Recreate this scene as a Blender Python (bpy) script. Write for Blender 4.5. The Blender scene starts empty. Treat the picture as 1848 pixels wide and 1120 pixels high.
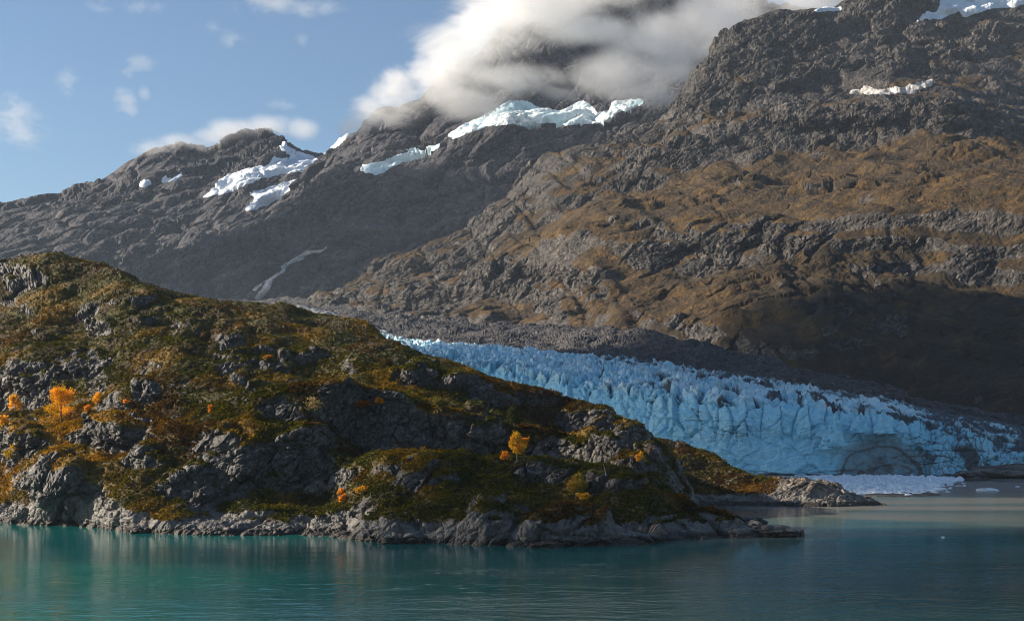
import bpy, math, time
import numpy as np
from mathutils import Vector
R = math.radians
F32 = np.float32
T0 = time.time()
S = bpy.context.scene
COL = S.collection

# ------------------------------------------------------------------ camera, sky, sun, exposure
FPX, HZ, CAMZ = 2540.0, 787.0, 25.0            # focal length (photo pixels), horizon row, eye height (ship's deck)
cam_d = bpy.data.cameras.new('camera')
cam = bpy.data.objects.new('camera', cam_d); COL.objects.link(cam)
cam.location = (0, 0, CAMZ); cam.rotation_euler = (R(90), 0, 0)
cam_d.sensor_width = 36; cam_d.lens = 36 * FPX / 1848
cam_d.shift_y = (HZ - 560) / 1848
cam_d.clip_start = 1; cam_d.clip_end = 60000
S.camera = cam

SUN_EL, SUN_BACK = 25.0, 8.0                   # height of the sun; how far beyond exact left it stands
world = bpy.data.worlds.new('World'); S.world = world; world.use_nodes = True
wn = world.node_tree
sky = wn.nodes.new('ShaderNodeTexSky'); sky.sky_type = 'NISHITA'; sky.sun_disc = False
sky.sun_elevation = R(SUN_EL); sky.sun_rotation = R(-(90 - SUN_BACK))
sky.altitude = 0; sky.air_density = 1.0; sky.dust_density = 0.35; sky.ozone_density = 3.0
wn.links.new(sky.outputs[0], wn.nodes['Background'].inputs[0])
wn.nodes['Background'].inputs[1].default_value = 0.06
sun_d = bpy.data.lights.new('sun', 'SUN'); sun = bpy.data.objects.new('sun', sun_d); COL.objects.link(sun)
sun_d.energy = 5.0; sun_d.angle = R(0.5); sun_d.color = (1.0, 0.87, 0.70)
SUN_DIR = Vector((-math.cos(R(SUN_EL)) * math.cos(R(SUN_BACK)), math.cos(R(SUN_EL)) * math.sin(R(SUN_BACK)), math.sin(R(SUN_EL))))
sun.rotation_euler = SUN_DIR.to_track_quat('Z', 'Y').to_euler()
S.view_settings.view_transform = 'Standard'; S.view_settings.look = 'None'
S.view_settings.exposure = 1.08; S.view_settings.gamma = 1
S.render.engine = 'CYCLES'
cy = S.cycles
cy.use_denoising = True
try: cy.denoiser = 'OPENIMAGEDENOISE'
except Exception: pass
cy.max_bounces = 12; cy.diffuse_bounces = 2; cy.glossy_bounces = 2; cy.transparent_max_bounces = 8
cy.volume_bounces = 12; cy.volume_max_steps = 1024
cy.use_adaptive_sampling = True; cy.adaptive_threshold = 0.012
cy.filter_width = 1.05
try: cy.denoising_input_passes = 'RGB_ALBEDO_NORMAL'; cy.denoising_prefilter = 'ACCURATE'
except Exception: pass

# ------------------------------------------------------------------ noise
rs = np.random.RandomState(7)
PERM = np.concatenate([rs.permutation(256)] * 3).astype(np.int32)
GR = rs.normal(size=(256, 3)).astype(F32); GR /= np.linalg.norm(GR, axis=1, keepdims=True)

def _perlin(p):
    i = np.floor(p).astype(np.int32); f = (p - i).astype(F32)
    u = f * f * f * (f * (f * 6 - 15) + 10); i &= 255
    out = 0
    for dx in (0, 1):
        wx = u[:, 0] if dx else 1 - u[:, 0]
        hx = PERM[i[:, 0] + dx]
        for dy in (0, 1):
            wy = wx * (u[:, 1] if dy else 1 - u[:, 1])
            hy = PERM[hx + i[:, 1] + dy]
            for dz in (0, 1):
                h = PERM[hy + i[:, 2] + dz]
                g = GR[h]
                d = g[:, 0] * (f[:, 0] - dx) + g[:, 1] * (f[:, 1] - dy) + g[:, 2] * (f[:, 2] - dz)
                out = out + d * wy * (u[:, 2] if dz else 1 - u[:, 2])
    return (out * 1.5).astype(F32)

def noise(p, lam, off=0.0):
    q = (p.reshape(-1, 3) / np.asarray(lam, dtype=F32) + F32(off)).astype(F32)
    r = np.empty(len(q), F32)
    for a in range(0, len(q), 200000): r[a:a + 200000] = _perlin(q[a:a + 200000])
    return r.reshape(p.shape[:-1])

def fbm(p, lam, octv=4, gain=0.5, off=0.0):
    s = 0; a = 1.0; lam = np.asarray(lam, dtype=F32)
    for k in range(octv):
        s = s + a * noise(p, lam / 2.03 ** k, off + 17.3 * k); a *= gain
    return s

def billow(p, lam, off=0.0):
    """rounded bulges meeting in sharp creases, about -0.5 .. 1"""
    return np.abs(noise(p, lam, off)) * 2.2 - 0.5

def ridged(p, lam, octv=3, gain=0.5, off=0.0):
    s = 0; a = 1.0; lam = np.asarray(lam, dtype=F32)
    for k in range(octv):
        n = 1 - 2 * np.abs(noise(p, lam / 2.03 ** k, off + 11.7 * k)); s = s + a * n; a *= gain
    return s

def hash2(ix, iy, k):
    h = (ix * 73856093) ^ (iy * 19349663) ^ (k * 83492791)
    h = (h ^ (h >> 13)) * 1274126177
    return ((h ^ (h >> 16)) & 0xFFFF).astype(F32) / 65535.0

def voronoi2(x, y, k=0):
    """F1, F2, random of the nearest cell (three), offset to its centre"""
    ix = np.floor(x).astype(np.int64); iy = np.floor(y).astype(np.int64)
    f1 = np.full(x.shape, 9, F32); f2 = f1.copy(); r1 = np.zeros_like(f1); r2 = r1.copy(); r3 = r1.copy(); ox = r1.copy(); oy = r1.copy()
    for dx in (-1, 0, 1):
        for dy in (-1, 0, 1):
            cx = ix + dx; cyy = iy + dy
            px = cx + 0.1 + 0.8 * hash2(cx, cyy, k + 1); py = cyy + 0.1 + 0.8 * hash2(cx, cyy, k + 2)
            ddx = (x - px).astype(F32); ddy = (y - py).astype(F32)
            d = np.sqrt(ddx * ddx + ddy * ddy)
            n = d < f1
            f2 = np.where(n, f1, np.minimum(f2, d)); f1 = np.where(n, d, f1)
            r1 = np.where(n, hash2(cx, cyy, k + 3), r1); r2 = np.where(n, hash2(cx, cyy, k + 4), r2); r3 = np.where(n, hash2(cx, cyy, k + 5), r3)
            ox = np.where(n, ddx, ox); oy = np.where(n, ddy, oy)
    return f1, f2, r1, r2, r3, ox, oy

def sstep(a, b, x):
    t = np.clip((x - a) / (b - a), 0, 1); return t * t * (3 - 2 * t)

def gauss1(a, sig, axis=0):
    if sig <= 0: return a
    n = int(3 * sig) + 1; k = np.exp(-0.5 * (np.arange(-n, n + 1) / sig) ** 2); k /= k.sum()
    pad = [(0, 0)] * a.ndim; pad[axis] = (n, n)
    b = np.pad(a, pad, mode='edge'); out = 0
    for j, w in enumerate(k):
        sl = [slice(None)] * a.ndim; sl[axis] = slice(j, j + a.shape[axis]); out = out + w * b[tuple(sl)]
    return out

# ------------------------------------------------------------------ terrain sheets
def at(px, py, Y):
    return ((px - 924.0) / FPX * Y, Y, CAMZ + (HZ - py) / FPX * Y)

def proj(P):
    return 924 + P[..., 0] / P[..., 1] * FPX, HZ - (P[..., 2] - CAMZ) / P[..., 1] * FPX

def nodes(s):
    """'x:v x:v' -> arrays"""
    a = np.array([[float(v) for v in t.split(':')] for t in s.split()]); return a[:, 0], a[:, 1]

def loft(cols, lines, dens, smooth=8, hidden=10, far=0.0):
    """lines: (height spec, distance spec) front to back; a height spec is 'px:py' rows of the picture turned into heights
    at that distance, or ('z', 'px:z'). Returns the grid P[row, col, 3] and the row index of each line."""
    Ys, Zs, PY = [], [], []
    dx = cols[1] - cols[0]
    for h, y in lines:
        Yk = np.interp(cols, *nodes(y)) if isinstance(y, str) else (np.full(len(cols), float(y)) if not callable(y) else y(cols))
        Yk = gauss1(Yk, smooth / dx * 2)
        if isinstance(h, tuple): Zk = np.interp(cols, *nodes(h[1])) ; Zk = gauss1(Zk, smooth / dx)
        else:
            pk = gauss1(np.interp(cols, *nodes(h)), smooth / dx); Zk = CAMZ + (HZ - pk) / FPX * Yk
        Ys.append(Yk); Zs.append(Zk); PY.append(HZ - (Zk - CAMZ) / Yk * FPX)
    Y = np.array(Ys); Z = np.array(Zs)
    for k in range(1, len(Y)): Y[k] = np.maximum(Y[k], Y[k - 1] + 0.5)
    K = len(Y)
    def tang(V):
        d = np.diff(V, axis=0); m = np.zeros_like(V); m[0] = d[0]; m[-1] = d[-1]
        a, b = d[:-1], d[1:]
        with np.errstate(all='ignore'):
            h = np.where(a * b > 0, 2 * a * b / (a + b + 1e-9 * np.sign(a + b)), 0)
        m[1:-1] = h; return m
    mY, mZ = tang(Y), tang(Z)
    rowsY, rowsZ, idx = [], [], [0]
    for k in range(K - 1):
        ln = np.mean(np.abs(PY[k + 1] - PY[k])) * dens
        n = int(max(hidden, ln, np.mean(Y[k + 1] - Y[k]) * far))
        for t in np.arange(n) / n:
            h00 = 2*t**3 - 3*t**2 + 1; h10 = t**3 - 2*t**2 + t; h01 = -2*t**3 + 3*t**2; h11 = t**3 - t**2
            rowsY.append(h00*Y[k] + h10*mY[k] + h01*Y[k+1] + h11*mY[k+1])
            rowsZ.append(h00*Z[k] + h10*mZ[k] + h01*Z[k+1] + h11*mZ[k+1])
        idx.append(idx[-1] + n)
    rowsY.append(Y[-1]); rowsZ.append(Z[-1])
    Yg = np.array(rowsY); Zg = np.array(rowsZ)
    P = np.stack([(cols[None, :] - 924) / FPX * Yg, Yg, Zg], -1).astype(F32)
    return P, idx

def normals(P):
    du = np.gradient(P, axis=1); dv = np.gradient(P, axis=0)
    n = np.cross(du, dv); n /= np.linalg.norm(n, axis=-1, keepdims=True) + 1e-9
    return n.astype(F32)

def blurn(N, s):
    N = gauss1(gauss1(N, s, 0), s, 1); return N / (np.linalg.norm(N, axis=-1, keepdims=True) + 1e-9)

def grid_mesh(name, P, mat, attrs=None, keep=None, smooth=True):
    r, c = P.shape[:2]
    ii = np.arange(r * c, dtype=np.int32).reshape(r, c)
    q = np.stack([ii[:-1, :-1], ii[:-1, 1:], ii[1:, 1:], ii[1:, :-1]], -1).reshape(-1, 4)
    V = P.reshape(-1, 3)
    sel = None
    if keep is not None:
        q = q[keep.reshape(-1)]
        used = np.zeros(len(V), bool); used[q.reshape(-1)] = True
        remap = np.cumsum(used) - 1; q = remap[q]; V = V[used]; sel = used
    return mesh_from(name, V, q, mat, {k: (v.reshape(-1) if sel is None else v.reshape(-1)[sel]) for k, v in (attrs or {}).items()}, smooth)

def mesh_from(name, V, Q, mat, attrs=None, smooth=True, parent=None, cols=None):
    me = bpy.data.meshes.new(name)
    n = Q.shape[1]
    me.vertices.add(len(V)); me.vertices.foreach_set('co', np.ascontiguousarray(V, dtype=F32).reshape(-1))
    me.loops.add(Q.size); me.loops.foreach_set('vertex_index', np.ascontiguousarray(Q, dtype=np.int32).reshape(-1))
    me.polygons.add(len(Q)); me.polygons.foreach_set('loop_start', np.arange(0, Q.size, n, dtype=np.int32))
    me.polygons.foreach_set('use_smooth', np.full(len(Q), smooth))
    for k, v in (attrs or {}).items():
        a = me.attributes.new(k, 'FLOAT', 'POINT'); a.data.foreach_set('value', np.ascontiguousarray(v, dtype=F32))
    if cols is not None:
        a = me.attributes.new('tint', 'FLOAT_COLOR', 'POINT')
        a.data.foreach_set('color', np.concatenate([cols, np.ones((len(cols), 1))], 1).astype(F32).reshape(-1))
    me.update(calc_edges=True)
    if mat: me.materials.append(mat)
    o = bpy.data.objects.new(name, me); COL.objects.link(o)
    if parent: o.parent = parent
    return o

def tag(o, label=None, cat=None, group=None, kind=None):
    if label: o['label'] = label
    if cat: o['category'] = cat
    if group: o['group'] = group
    if kind: o['kind'] = kind
    return o

# ------------------------------------------------------------------ materials
class M:
    def __init__(s, name):
        s.m = bpy.data.materials.new(name); s.m.use_nodes = True; s.t = s.m.node_tree; s.t.nodes.clear()
        s.out = s.n('ShaderNodeOutputMaterial')
    def n(s, ty, **k):
        x = s.t.nodes.new(ty)
        for a, v in k.items(): setattr(x, a, v)
        return x
    def l(s, a, b): s.t.links.new(a, b)
    def put(s, sock, v):
        if isinstance(v, bpy.types.NodeSocket): s.l(v, sock)
        elif isinstance(v, (int, float)): sock.default_value = v
        else: sock.default_value = (*v, 1.0) if len(sock.default_value) == 4 and len(v) == 3 else v
    def pos(s): return s.n('ShaderNodeNewGeometry').outputs['Position']
    def attr(s, name): return s.n('ShaderNodeAttribute', attribute_name=name).outputs['Fac']
    def noise(s, scale, det=4, rough=0.55, vec=None, stretch=None, dist=0.0):
        nd = s.n('ShaderNodeTexNoise'); nd.inputs['Scale'].default_value = scale; nd.inputs['Detail'].default_value = det
        nd.inputs['Roughness'].default_value = rough; nd.inputs['Distortion'].default_value = dist
        v = vec or s.pos()
        if stretch:
            mp = s.n('ShaderNodeMapping'); mp.inputs['Scale'].default_value = stretch[0:3]
            if len(stretch) > 3: mp.inputs['Rotation'].default_value = stretch[3]
            s.l(v, mp.inputs[0]); v = mp.outputs[0]
        s.l(v, nd.inputs['Vector']); return nd.outputs[0]
    def ramp(s, v, a, b, c=0.0, d=1.0, smooth=True):
        r = s.n('ShaderNodeMapRange'); r.interpolation_type = 'SMOOTHSTEP' if smooth else 'LINEAR'
        s.put(r.inputs[0], v); r.inputs[1].default_value = a; r.inputs[2].default_value = b; r.inputs[3].default_value = c; r.inputs[4].default_value = d
        return r.outputs[0]
    def math(s, op, a, b=None, clamp=False):
        r = s.n('ShaderNodeMath', operation=op, use_clamp=clamp); s.put(r.inputs[0], a)
        if b is not None: s.put(r.inputs[1], b)
        return r.outputs[0]
    def mix(s, f, a, b, mode='MIX'):
        r = s.n('ShaderNodeMix', data_type='RGBA', blend_type=mode); s.put(r.inputs[0], f)
        s.put(r.inputs[6], a); s.put(r.inputs[7], b); return r.outputs[2]
    def bump(s, h, strength, dist, nrm=None):
        r = s.n('ShaderNodeBump'); s.put(r.inputs['Strength'], strength); r.inputs['Distance'].default_value = dist
        s.put(r.inputs['Height'], h)
        if nrm is not None: s.l(nrm, r.inputs['Normal'])
        return r.outputs[0]
    def z(s):
        x = s.n('ShaderNodeSeparateXYZ'); s.l(s.pos(), x.inputs[0]); return x.outputs
    def bsdf(s, col, rough=0.85, nrm=None, spec=0.3, **k):
        b = s.n('ShaderNodeBsdfPrincipled'); s.put(b.inputs['Base Color'], col); s.put(b.inputs['Roughness'], rough)
        s.put(b.inputs['Specular IOR Level'], spec)
        if nrm is not None: s.l(nrm, b.inputs['Normal'])
        for kk, v in k.items(): s.put(b.inputs[kk], v)
        s.l(b.outputs[0], s.out.inputs[0]); return b

def rock_land(name, rocks, plants, sc=1.0, tide=False, rough=0.8, bump=1.0, spec=0.3, plant_shade=None):
    """rock in three tones, plants in three tones mixed by the veg attribute (a real map of what grows where)"""
    m = M(name); LAND = .74
    rocks = [tuple(c * LAND for c in r) for r in rocks]; plants = [tuple(c * LAND for c in p) for p in plants]
    n1 = m.noise(0.012 / sc, 5); n2 = m.noise(0.09 / sc, 6, 0.65); n3 = m.noise(0.5 / sc, 5, 0.7)
    rc = m.mix(m.ramp(n1, .35, .65), rocks[0], rocks[1]); rc = m.mix(m.ramp(n2, .48, .72), rc, rocks[2])
    streak = m.noise(0.25 / sc, 5, 0.7, stretch=(1, 1, .25, (0.5, .2, .3)))
    rc = m.mix(m.ramp(streak, .35, .75, 0.0, .55), rc, tuple(c * 0.45 for c in rocks[0]))
    rc = m.mix(m.ramp(n3, .52, .7, 0, .7), rc, tuple(c * 1.45 for c in rocks[2]))
    rc = m.mix(m.ramp(m.noise(1.3 / sc, 3, .7), .5, .36, 0, .6), rc, tuple(c * .4 for c in rocks[1]))
    pc = m.mix(m.ramp(m.noise(0.03 / sc, 4), .4, .62), plants[0], plants[1])
    pc = m.mix(m.ramp(m.noise(0.2 / sc, 5, .65), .5, .68), pc, plants[2])
    pc = m.mix(m.ramp(m.noise(0.9 / sc, 4, .7), .3, .7, 0.0, 0.6), pc, tuple(c * .35 for c in plants[1]))
    def cells(scale, lo, hi):
        vo = m.n('ShaderNodeTexVoronoi'); vo.inputs['Scale'].default_value = scale; m.l(m.pos(), vo.inputs['Vector'])
        sx = m.n('ShaderNodeSeparateColor'); m.l(vo.outputs['Color'], sx.inputs[0]); return m.ramp(sx.outputs[0], 0, 1, lo, hi, False)
    k1 = m.math('MULTIPLY', cells(.55 / sc, .55, 1.5), cells(1.3 / sc, .6, 1.55)); k2 = m.math('MULTIPLY', cells(.35 / sc, .6, 1.4), cells(1.1 / sc, .55, 1.5))
    def tone(c, k):
        vm = m.n('ShaderNodeVectorMath', operation='SCALE'); m.l(c, vm.inputs[0]); m.l(k, vm.inputs['Scale']); return vm.outputs[0]
    rc = tone(rc, k1); pc = tone(pc, k2)
    if plant_shade: pc = m.mix(m.attr('plant_shade'), pc, plant_shade)  # shade tint mixed into the plant colour
    v = m.math('ADD', m.attr('veg'), m.math('MULTIPLY', m.math('SUBTRACT', n3, .5), .9))
    v = m.math('ADD', v, m.math('MULTIPLY', m.math('SUBTRACT', n2, .5), .7))
    vf = m.ramp(v, .42, .58)
    col = m.mix(vf, rc, pc)
    if len(plants) > 3:
        g = m.math('MULTIPLY', m.attr('gold'), m.ramp(n3, .35, .6)); col = m.mix(m.math('MULTIPLY', g, vf), col, plants[3])
    if tide:
        zz = m.z()[2]; pale = m.math('MULTIPLY', m.ramp(zz, 1.0, 2.0), m.ramp(zz, 9.0, 4.0))
        col = m.mix(m.math('MULTIPLY', m.math('MULTIPLY', pale, m.math('SUBTRACT', 1.0, vf)), m.ramp(n2, .32, .62, .1, .65)), col, (.19, .175, .155))
        w = m.math('ADD', zz, m.math('MULTIPLY', n2, -1.0))
        col = m.mix(m.ramp(w, .5, 1.2, 1, 0), col, (.026, .019, .014))
        col = m.mix(m.ramp(w, -.45, -.2, .8, 0), col, (.05, .035, .015))
    h = m.math('ADD', n3, m.math('MULTIPLY', n2, 3.0))
    rg = m.n('ShaderNodeTexNoise', noise_type='RIDGED_MULTIFRACTAL'); rg.inputs['Scale'].default_value = .55 / sc; rg.inputs['Detail'].default_value = 4
    rg.inputs['Distortion'].default_value = .4; mp = m.n('ShaderNodeMapping'); mp.inputs['Scale'].default_value = (.6, 1.2, 1.0); mp.inputs['Rotation'].default_value = (.3, .5, .4)
    m.l(m.pos(), mp.inputs[0]); m.l(mp.outputs[0], rg.inputs['Vector'])
    cr = m.ramp(rg.outputs[0], .55, 1.5)
    nb = m.bump(h, 0.7 * bump, 0.9 * sc)
    nb = m.bump(m.math('MULTIPLY', cr, -1.0), m.math('MULTIPLY', m.math('SUBTRACT', 1.0, vf), 0.9 * bump), 0.7 * sc, nb)
    nb = m.bump(m.noise(2.2 / sc, 3, .7), 0.7 * bump, 0.3 * sc, nb)
    m.bsdf(col, m.mix(vf, (rough,) * 3, (.95,) * 3), nb, spec)
    return m.m

MAT = {}
MAT['headland'] = rock_land('headland_rock_and_moss', [(.080, .069, .060), (.044, .039, .036), (.185, .163, .142)],
                            [(.082, .078, .007), (.055, .030, .008), (.15, .095, .008), (.42, .20, .008)], sc=.55, tide=True, rough=.62, spec=.5)
MAT['point'] = rock_land('point_rock', [(.17, .13, .095), (.085, .068, .054), (.32, .26, .20)],
                         [(.07, .065, .013), (.10, .05, .014), (.22, .10, .014), (.40, .17, .012)], sc=.55, tide=True, rough=.6, spec=.5)
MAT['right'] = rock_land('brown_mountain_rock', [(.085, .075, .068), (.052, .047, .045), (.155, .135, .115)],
                         [(.094, .055, .017), (.050, .033, .014), (.140, .079, .019), (.16, .09, .02)], sc=3.5, plant_shade=(.020, .014, .006))
MAT['far'] = rock_land('grey_mountain_rock', [(.068, .064, .076), (.047, .046, .056), (.105, .098, .102)],
                       [(.085, .064, .050), (.068, .053, .047), (.10, .076, .058)], sc=7.0)
MAT['moraine'] = rock_land('moraine_rubble', [(.075, .067, .066), (.048, .044, .047), (.12, .107, .10)],
                           [(.065, .053, .043), (.05, .042, .038), (.085, .068, .053)], sc=2.5)

# ice
def ice_mat(name, dirty=True, pale=(.79, .91, .92), blue=(.29, .69, .85), deep=(.06, .40, .60)):
    m = M(name)
    n1 = m.noise(.03, 5); n2 = m.noise(.22, 5, .65); n3 = m.noise(1.1, 4, .7)
    col = m.mix(m.ramp(n1, .42, .68, 0, .7), pale, blue)
    col = m.mix(m.attr('blue'), col, blue)
    col = m.mix(m.ramp(n2, .3, .62, .55, 0), col, deep)
    col = m.mix(m.attr('deep'), col, deep)
    col = m.mix(m.ramp(n3, .55, .7, 0, .5), col, (.74, .83, .88))
    if dirty:
        d = m.math('ADD', m.attr('dirt'), m.math('MULTIPLY', m.math('SUBTRACT', n2, .5), .8))
        col = m.mix(m.ramp(m.math('ADD', d, m.math('MULTIPLY', m.math('SUBTRACT', n3, .5), .9)), .28, .95, 0, .96), col, (.020, .024, .032))
        col = m.mix(m.math('MULTIPLY', m.attr('silt'), m.ramp(n2, .2, .6, .5, 1)), col, (.105, .10, .095))
    nb = m.bump(m.math('ADD', n3, m.math('MULTIPLY', n2, 3)), .5, .7)
    m.bsdf(col, .42, nb, .5)
    return m.m
MAT['ice'] = ice_mat('blue_glacier_ice')
MAT['hang'] = ice_mat('hanging_ice', False, (.80, .84, .87), (.50, .68, .74), (.30, .52, .60))

def snow_mat():
    m = M('mountain_snow'); n = m.noise(.05, 5, .65)
    col = m.mix(m.ramp(n, .35, .6), (.80, .83, .87), (.64, .72, .80))
    m.bsdf(col, .7, m.bump(n, .8, 6.0)); return m.m
MAT['snow'] = snow_mat()

def dirty_snow():
    m = M('old_dirty_snow'); n = m.noise(.12, 5, .65)
    m.bsdf(m.mix(m.ramp(n, .4, .65), (.55, .53, .50), (.28, .26, .25)), .75, m.bump(n, .8, 3.0)); return m.m
MAT['old_snow'] = dirty_snow()
di = M('grey_margin_ice'); din = di.noise(.15, 5, .65); di.bsdf(di.mix(di.ramp(din, .35, .6), (.30, .32, .34), (.07, .07, .072)), .6, di.bump(din, .8, 3.0)); MAT['margin'] = di.m

def water_mat():
    m = M('glacial_sea_water'); P = m.pos()
    silt = m.attr('silt')
    n = m.noise(.012, 3, .5, stretch=(.35, 1, 1))
    teal = m.mix(m.ramp(n, .4, .6), (.004, .13, .12), (.003, .088, .095))
    col = m.mix(silt, teal, (.165, .157, .140))
    # wind ripples: fine, long-crested, and patchy
    patch = m.ramp(m.noise(.018, 3, .55, stretch=(.5, 1, 1)), .35, .68, .35, 1.0)
    w1 = m.noise(.55, 3, .6, stretch=(.55, 1.25, 1, (0, 0, .35))); w2 = m.noise(1.5, 2, .6, stretch=(.6, 1.2, 1, (0, 0, -.2)))
    w3 = m.noise(.11, 2, .5, stretch=(.5, 1.3, 1, (0, 0, .2)))
    h = m.math('ADD', m.math('MULTIPLY', w1, .30), m.math('ADD', m.math('MULTIPLY', w2, .11), m.math('MULTIPLY', w3, .35)))
    near = m.attr('chop')
    h = m.math('MULTIPLY', m.math('MULTIPLY', h, patch), near)
    nb = m.bump(h, 1.0, 1.0)
    m.bsdf(col, m.ramp(silt, 0, 1, .07, .22), nb, .5, IOR=1.333); return m.m
MAT['water'] = water_mat()

def leaf_mat():
    m = M('autumn_leaves'); a = m.n('ShaderNodeAttribute', attribute_name='tint').outputs['Color']
    b = m.n('ShaderNodeBsdfDiffuse'); t = m.n('ShaderNodeBsdfTranslucent'); x = m.n('ShaderNodeMixShader'); x.inputs[0].default_value = .35
    m.l(a, b.inputs[0]); m.l(a, t.inputs[0]); m.l(b.outputs[0], x.inputs[1]); m.l(t.outputs[0], x.inputs[2]); m.l(x.outputs[0], m.out.inputs[0]); return m.m
MAT['leaf'] = leaf_mat()
def bark_mat():
    m = M('grey_bark'); n = m.noise(3, 4); m.bsdf(m.mix(n, (.08, .065, .05), (.2, .18, .15)), .9); return m.m
MAT['bark'] = bark_mat()
def plain_rock():
    m = M('shore_boulder_rock'); n1 = m.noise(.5, 5, .7); n2 = m.noise(3, 4, .7)
    c = m.mix(m.ramp(n1, .35, .65), (.09, .085, .08), (.22, .205, .19))
    zz = m.z()[2]; c = m.mix(m.ramp(m.math('SUBTRACT', zz, n1), -.2, .5, 1, 0), c, (.035, .026, .02))
    m.bsdf(c, .65, m.bump(m.math('ADD', n1, n2), .6, .3), .5); return m.m
MAT['boulder'] = plain_rock()

# ------------------------------------------------------------------ headland (mossy rock knobs in front)
def hash3(ix, iy, iz, k):
    h = (ix * 73856093) ^ (iy * 19349663) ^ (iz * 83492791) ^ (k * 2654435)
    h = (h ^ (h >> 13)) * 1274126177
    return ((h ^ (h >> 16)) & 0xFFFF).astype(F32) / 65535.0

def _facet(q, k):
    ii = np.floor(q).astype(np.int64)
    n = len(q); f1 = np.full(n, 9, F32); f2 = f1.copy(); val = np.zeros(n, F32)
    for dx in (-1, 0, 1):
        for dy in (-1, 0, 1):
            for dz in (-1, 0, 1):
                cx, cyy, cz = ii[:, 0] + dx, ii[:, 1] + dy, ii[:, 2] + dz
                hx, hy, hz = hash3(cx, cyy, cz, k), hash3(cx, cyy, cz, k + 1), hash3(cx, cyy, cz, k + 2)
                ex = (q[:, 0] - cx - .1 - .8 * hx).astype(F32); ey = (q[:, 1] - cyy - .1 - .8 * hy).astype(F32); ez = (q[:, 2] - cz - .1 - .8 * hz).astype(F32)
                d = np.sqrt(ex * ex + ey * ey + ez * ez)
                hr = (hx * 7.13 + hy * 3.7) % 1.0
                v = (hr - .5) * .9 + ex * (hy - .5) * 2 + ez * (hx - .35) * 2 + ey * (hz - .5)
                m = d < f1
                f2 = np.where(m, f1, np.minimum(f2, d)); f1 = np.where(m, d, f1); val = np.where(m, v, val)
    return val, f2 - f1

STRIKE = np.array([[.80, .35, .48], [-.42, .90, .06], [-.42, -.25, .87]], dtype=F32)   # dip of the slabs
def facets(P, lam, k, aniso=(1.9, 1, 1)):
    """broken slabs: flat tilted plates with open joints between them"""
    w = np.stack([noise(P, lam * 1.3, k + .1), noise(P, lam * 1.3, k + 31.7), noise(P, lam * 1.3, k + 63.1)], -1) * .35
    q = ((P.reshape(-1, 3) @ STRIKE.T) / (np.array(aniso, dtype=F32) * lam) + w.reshape(-1, 3) + 200).astype(F32)
    v = np.empty(len(q), F32); e = v.copy()
    for a in range(0, len(q), 150000): v[a:a + 150000], e[a:a + 150000] = _facet(q[a:a + 150000], k)
    return (v - .55 * (1 - sstep(0, .16, e))).reshape(P.shape[:-1])

def rock_relief(P, scales, seed, wgt=None, aniso=(1, 1, .8), blur=3):
    """push the surface out along its own normal: (size, height) bulges, (size, height, 'f') broken slabs, (size, height, 's') smooth swells"""
    for j, sc in enumerate(scales):
        lam, amp = sc[:2]; kind = sc[2] if len(sc) > 2 else 'b'
        N = blurn(normals(P), blur)
        if kind == 'f': d = facets(P, lam, int(seed + 13 * j))
        elif kind == 's': d = fbm(P, np.array(aniso) * lam, 3, .5, seed + 3.1 * j) * 1.2
        else:
            warp = noise(P, lam * 1.7, seed + 50 + j)[..., None] * lam * .35
            d = billow(P + warp, np.array(aniso) * lam, seed + 3.1 * j)
        if wgt is not None: d = d * wgt
        P = (P + N * (d * amp)[..., None]).astype(F32)
    return P

def knobs(P, lst, blur=6, push=.55):
    """rock outcrops standing proud of the slope: (px, py, half width, half height in photo pixels, metres out); returns P and bareness"""
    u, v = proj(P); k = P[len(P) // 2, 0, 1] / 450
    w = noise(P, 14 * k, 77.7) * .5 + noise(P, 5 * k, 17.7) * .35; N = blurn(normals(P), blur); d = 0; bare = 0
    for px, py, rx, ry, h in lst:
        r = np.sqrt(((u - px) / rx) ** 2 + ((v - py) / ry) ** 2) + w
        d = np.maximum(d, h * push * sstep(1.3, .3, r)); bare = np.maximum(bare, sstep(1.45, .7, r))
    return (P + N * d[..., None]).astype(F32), bare

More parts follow.
